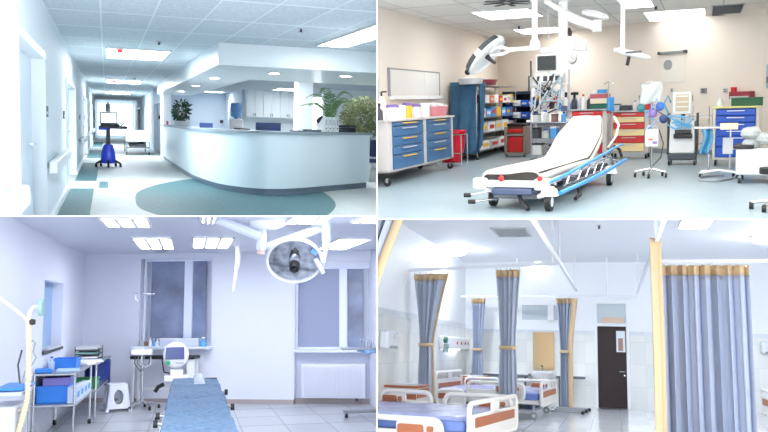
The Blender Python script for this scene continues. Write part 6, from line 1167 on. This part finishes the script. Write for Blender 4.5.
def make_bed(label, loc, rz, near_low=True):
    t = thing(BR, 'hospital_bed', label, 'bed', loc, rz, 'ward beds'); L = BLN / 2; W = BWD / 2
    def top(u, v):
        x = lerp(-L + 0.05, L - 0.08, u); y = lerp(-W + 0.08, W - 0.08, v); e = min(u, 1 - u, v, 1 - v); return (x, y, 0.62 - 0.05 * max(0, 1 - e / 0.04) ** 2 + 0.008 * math.sin(17 * u + 3 * v) * math.sin(13 * v - 4 * u))
    m = MB(); m.grid(40, 40, top); m.build('mattress_cover', mattb, t); MB().b2((-L + 0.05, -W + 0.08, 0.42), (L - 0.08, W - 0.08, 0.575)).build('mattress', mat('mattress_side', (100, 124, 186), 0.45), t, bevel=0.03)
    f = MB(); f.b2((-L, -W + 0.05, 0.34), (L, -W + 0.13, 0.42)); f.b2((-L, W - 0.13, 0.34), (L, W - 0.05, 0.42)); f.b2((-L, -W + 0.05, 0.34), (-L + 0.08, W - 0.05, 0.42)); f.b2((L - 0.08, -W + 0.05, 0.34), (L, W - 0.05, 0.42)); f.build('bed_frame', bw_, t)
    u_ = MB(); u_.b2((-L + 0.25, -W + 0.35, 0.12), (L - 0.25, W - 0.35, 0.2)); u_.cyl((-0.5, 0, 0.2), (-0.2, 0, 0.4), 0.05); u_.cyl((0.6, 0, 0.2), (0.3, 0, 0.4), 0.05); u_.build('undercarriage', lgrey, t)
    end_board(t, L, 'footboard', 0.3, 0.8); end_board(t, -L, 'headboard', 0.3, 0.95)
    side_rail(t, 0.02, 1.12, W, 0.42, 0.77, False); side_rail(t, -1.1, -0.22, W, 0.42, 0.78, True)
    side_rail(t, -0.45, 0.82, -W, 0.2 if near_low else 0.4, 0.57 if near_low else 0.78, False); side_rail(t, -1.15, -0.52, -W, 0.2, 0.57, True)
    for sx in (-L + 0.2, L - 0.2):
        for sy in (-W + 0.25, W - 0.25):
            c = MB().cyl((sx, sy, 0.1), (sx, sy, 0.36), 0.03).build('leg', lgrey, t); MB().cyl((sx, sy - 0.03, 0.08), (sx, sy + 0.03, 0.08), 0.08, 18).build('caster', grey, c); MB().cyl((sx, sy - 0.034, 0.08), (sx, sy + 0.034, 0.08), 0.04, 12).build('wheel_hub', lgrey, c)
    return t
bed1 = make_bed('nearest hospital bed with a plastic covered blue mattress and orange panels', (-2.86, 11.9, 0), math.radians(-7.5))
bed2 = make_bed('second hospital bed standing behind the tied grey curtain', (-2.70, 19.5, 0), math.radians(-3.5), False)
bed3 = dup(BR, bed1, (4.26, 18.2, 0), math.pi, 'white bed end just showing past the right edge of the wide curtain')
def bedside(label, loc, rz):
    t = thing(BR, 'bedside_cabinet', label, 'cabinet', loc, rz, 'bedside cabinets'); W, D, H = 0.31, 0.42, 0.81
    MB().b2((-W, -D, 0.06), (W, D, H - 0.04)).build('body', bw_, t, bevel=0.01); MB().b2((-W - 0.02, -D - 0.02, H - 0.04), (W + 0.02, D + 0.02, H)).build('top', oran, t, bevel=0.01); MB().b2((-W + 0.04, -D + 0.05, H), (W - 0.04, D - 0.05, H + 0.006)).build('top_inlay', mat('inlay_grey', (206, 210, 216), 0.3), t)
    d = MB().b2((W, -D + 0.03, H - 0.22), (W + 0.02, D - 0.03, H - 0.06)).build('drawer', oran, t, bevel=0.006); MB().b2((W + 0.02, -0.12, H - 0.15), (W + 0.04, 0.12, H - 0.12)).build('handle', bw_, d)
    d = MB().b2((W, -D + 0.03, 0.1), (W + 0.02, D - 0.03, H - 0.25)).build('door', bw_, t, bevel=0.006); MB().b2((W + 0.02, D - 0.2, 0.3), (W + 0.03, D - 0.08, 0.42)).build('panel', oran, d)
    MB().b2((-W + 0.1, -D - 0.012, H - 0.24), (W, -D, H - 0.06)).build('side_panel', oran, t)
    for sx in (-W + 0.05, W - 0.05):
        for sy in (-D + 0.06, D - 0.06): MB().cyl((sx, sy - 0.02, 0.03), (sx, sy + 0.02, 0.03), 0.03, 10).build('caster', rubber, t)
    return t
bs1 = bedside('white and orange bedside cabinet in the near left corner behind the rail', (-3.8, 15.0, 0), -0.05)
bs2 = dup(BR, bs1, (-3.62, 21.6, 0), -0.1, 'white and orange bedside cabinet beyond the second bed')
# ---------------------------------------------------------------- ward: far wall fittings
ms_ = thing(BR, 'wall_mirror', 'tall wall mirror over the sink with a golden reflection tinted into its glass', 'mirror', (-1.92, RY_ - 0.015, 1.51)); MB().b2((-0.3, -0.02, -0.53), (0.3, 0, 0.53)).build('frame', mat('mirror_edge', (196, 190, 176), 0.3, 0.3), ms_); MB().b2((-0.285, -0.024, -0.515), (0.285, -0.02, 0.515)).build('glass', mat('mirror_gold_tint', (176, 152, 116), 0.06, 0.9), ms_)  # reflection of golden curtains painted as the glass colour
sk = thing(BR, 'wash_basin', 'white wall hung wash basin under the mirror', 'sink', (-1.97, RY_ - 0.02, 0.62)); MB().lathe([(0.08, 0.0), (0.18, 0.08), (0.28, 0.24), (0.3, 0.3), (0.27, 0.3), (0.2, 0.2), (0.0001, 0.17)], (0, -0.28, 0), 28, sy=0.85).build('bowl', gloss, sk); MB().b2((-0.28, -0.12, 0.2), (0.28, 0, 0.33)).build('back_ledge', gloss, sk, bevel=0.02)
MB().tube([(0, -0.06, 0.33), (0, -0.06, 0.45), (0, -0.14, 0.48), (0, -0.2, 0.44)], 0.018).build('tap', chrome, sk); MB().tube([(0, -0.25, 0.02), (0, -0.25, -0.2), (0, -0.15, -0.28), (0, 0, -0.28)], 0.03).build('drain_pipe', grey, sk)
def wall_counter(label, x0, x1, z, legs):
    t = thing(BR, 'wall_counter', label, 'counter', ((x0 + x1) / 2, RY_ - 0.02, z), 0, 'counters on the far wall'); W = (x1 - x0) / 2
    MB().b2((-W, -0.5, -0.03), (W, 0, 0)).build('top', white, t); MB().b2((-W, -0.5, -0.1), (W, -0.47, -0.03)).build('apron', mat('counter_edge', (96, 104, 112), 0.4), t)
    for x in legs: MB().b2((x - 0.025, -0.48, -z), (x + 0.025, -0.43, -0.03)).build('leg', mat('counter_edge', (96, 104, 112)), t)
wall_counter('white counter with dark steel legs left of the sink', -3.9, -2.3, 0.88, (-0.72, 0.1, 0.72)); wall_counter('short white counter right of the sink behind the curtain', -1.55, -0.78, 0.88, (-0.3,))
solo(BR, 'notice_sticker', MB().b2((-0.06, -0.01, -0.07), (0.06, 0, 0.07)), yellow, 'small yellow sticker on the tiles right of the mirror', 'sticker', (-1.22, RY_ - 0.016, 1.72))
def dispenser(label, loc, rz, w_=0.5, h_=0.36):
    t = thing(BR, 'towel_dispenser', label, 'dispenser', loc, rz, 'wall dispensers'); MB().b2((-w_ / 2, -0.18, -h_ / 2), (w_ / 2, 0, h_ / 2)).build('housing', mat('dispenser_white', (216, 222, 228), 0.3), t, bevel=0.05, seg=3); MB().b2((-w_ * 0.3, -0.185, -h_ / 2 + 0.02), (w_ * 0.3, -0.17, -h_ / 2 + 0.06)).build('slot', grey, t); MB().b2((-0.04, -0.19, 0.02), (0.04, -0.178, 0.1)).build('window', lgrey, t)
p = BR.at(384, 339.5, x=RXW); dispenser('white dispenser on the tiled left wall above the near cabinet', (RXW + 0.015, p.y, p.z), math.pi / 2, 0.8, 0.34)
p = BR.at(766, 348, y=RY_); dispenser('pale dispenser on the far wall past the wide curtain', (p.x + 0.1, RY_ - 0.015, p.z), 0, 0.5, 0.32)
a = BR.at(438, 342, x=RXW); b = BR.at(466, 342, x=RXW); cy = (a.y + b.y) / 2; hl = (b.y - a.y) / 2
bp_ = thing(BR, 'bed_head_unit', 'white medical supply panel with red sockets on the left wall', 'wall panel', (RXW + 0.015, cy, a.z), math.pi / 2); MB().b2((-hl, -0.12, -0.17), (hl, 0, 0.15)).build('housing', gloss, bp_, bevel=0.03)
for k, (x, mm) in enumerate(((0.1, red), (0.35, red), (0.6, green), (0.8, red))): MB().cyl((hl * (x * 1.2 - 0.2), -0.14, 0.0), (hl * (x * 1.2 - 0.2), -0.11, 0.0), 0.04, 12).build('socket', mm, bp_)
MB().lathe([(0.0001, 0.12), (0.08, 0.1), (0.09, 0.0)], (-hl * 0.95, -0.1, 0.06), 18, RX(math.pi / 2)).build('gauge', mat('gauge_green', (70, 130, 110), 0.4), bp_); MB().lathe([(0.0001, -0.2), (0.07, -0.2), (0.08, 0.0), (0.0001, 0.02)], (-hl * 0.95, -0.16, -0.05), 16).build('humidifier', mat('bottle_clear', (176, 206, 200), 0.15, trans=0.4), bp_)
MB().b2((-hl * 0.6, -0.09, -0.185), (hl * 0.2, -0.03, -0.17)).build('reading_lamp', lamp_mat('reading_lamp_glow', (244, 250, 255), 12.0), bp_)
# screen foot beside the door
p = BR.at(585, 409, z=0); sf = thing(BR, 'screen_stand', 'low metal screen stand with dark feet on the floor left of the door', 'stand', (-1.1, 21.1, 0))
for y in (-0.6, 0.0, 0.6): o = MB().cyl((-0.45, y, 0.06), (0.4 + y * 0.1, y, 0.06), 0.025, 8).build('foot_bar', grey, sf); MB().cyl((0.38 + y * 0.1, y - 0.03, 0.045), (0.38 + y * 0.1, y + 0.03, 0.045), 0.045, 12).build('caster', black, o)
MB().cyl((-0.42, -0.6, 0.06), (-0.42, 0.6, 0.06), 0.02, 8).build('cross_bar', lgrey, sf)
# ---------------------------------------------------------------- added dividing walls that keep each room's light apart, and the rooms cut to meet them
KX = (377 - 384) / F; KL = 0.0; KR = (216 - 219) / F
def side_ok(key, v, e):
    k = KL if key in ('tl', 'bl') else KR
    a = (KX * v.y - v.x) if key in ('tl', 'bl') else (v.x - KX * v.y)
    b = (v.z - k * v.y) if key in ('tl', 'tr') else (k * v.y - v.z)
    return a - e, b - e
def tree(o):
    yield o
    for c in o.children: yield from tree(c)
bpy.context.view_layer.update()
EPS = 0.004
def trim_rooms():
    for room in ROOMS:
        for root in room.objs:
            for o in list(tree(root))[::-1]:
                if o.type != 'MESH': continue
                mw = o.matrix_world; vs = [side_ok(room.key, mw @ v.co, EPS) for v in o.data.vertices]
                if not vs: continue
                ins = [a >= 0 and b >= 0 for a, b in vs]
                if all(ins): continue
                if any(all(s[i] < 0 for s in vs) for i in (0, 1)):
                    
                    if not o.children: bpy.data.objects.remove(o); continue
                if o.data.users > 1: o.data = o.data.copy()
                bm = bmesh.new(); bm.from_mesh(o.data); inv = mw.inverted(); nrm = mw.to_3x3().transposed()
                k = KL if room.key in ('tl', 'bl') else KR
                sx = -1 if room.key in ('tl', 'bl') else 1; sz = 1 if room.key in ('tl', 'tr') else -1
                for n in (Vector((1, -KX, 0)) * sx, Vector((0, -k, 1)) * sz):
                    p = n.normalized() * EPS
                    g = bm.verts[:] + bm.edges[:] + bm.faces[:]
                    r = bmesh.ops.bisect_plane(bm, geom=g, dist=1e-5, plane_co=inv @ p, plane_no=(nrm @ n).normalized(), clear_inner=True, clear_outer=False)
                    ed = [e for e in r['geom_cut'] if isinstance(e, bmesh.types.BMEdge) and e.is_valid and e.is_boundary]
                    if ed and o.get('kind') != 'structure':
                        try: bmesh.ops.holes_fill(bm, edges=ed, sides=0)
                        except Exception: pass
                if not bm.faces:
                    bm.free()
                    if not o.children: bpy.data.objects.remove(o)
                    continue
                bm.to_mesh(o.data); bm.free()
trim_rooms()
def slab(name, p, q, n, y0, y1):
    mb = MB(); V = []
    for y in (y0, y1):
        for c in (p, q):
            for e in (-0.002, 0.002): V.append(Vector((c[0] * y, y, c[1] * y)) + Vector(n) * e)
    mb._add(V, ((0,1,3,2),(4,6,7,5),(0,4,5,1),(2,3,7,6),(0,2,6,4),(1,5,7,3)))
    o = mb.build(name, white); o['kind'] = 'structure'; return o
slab('added_divider_left', (-0.5, KL), (KX, KL), (0, 0, 1), 6.0, 70.0)
slab('added_divider_right', (KX, KR), (0.5, KR), (0, 0, 1), 6.0, 40.0)
slab('added_divider_upper', (KX, KL), (KX, 0.29), (1, 0, 0), 6.0, 70.0)
slab('added_divider_lower', (KX, KR), (KX, -0.29), (1, 0, 0), 6.0, 40.0)
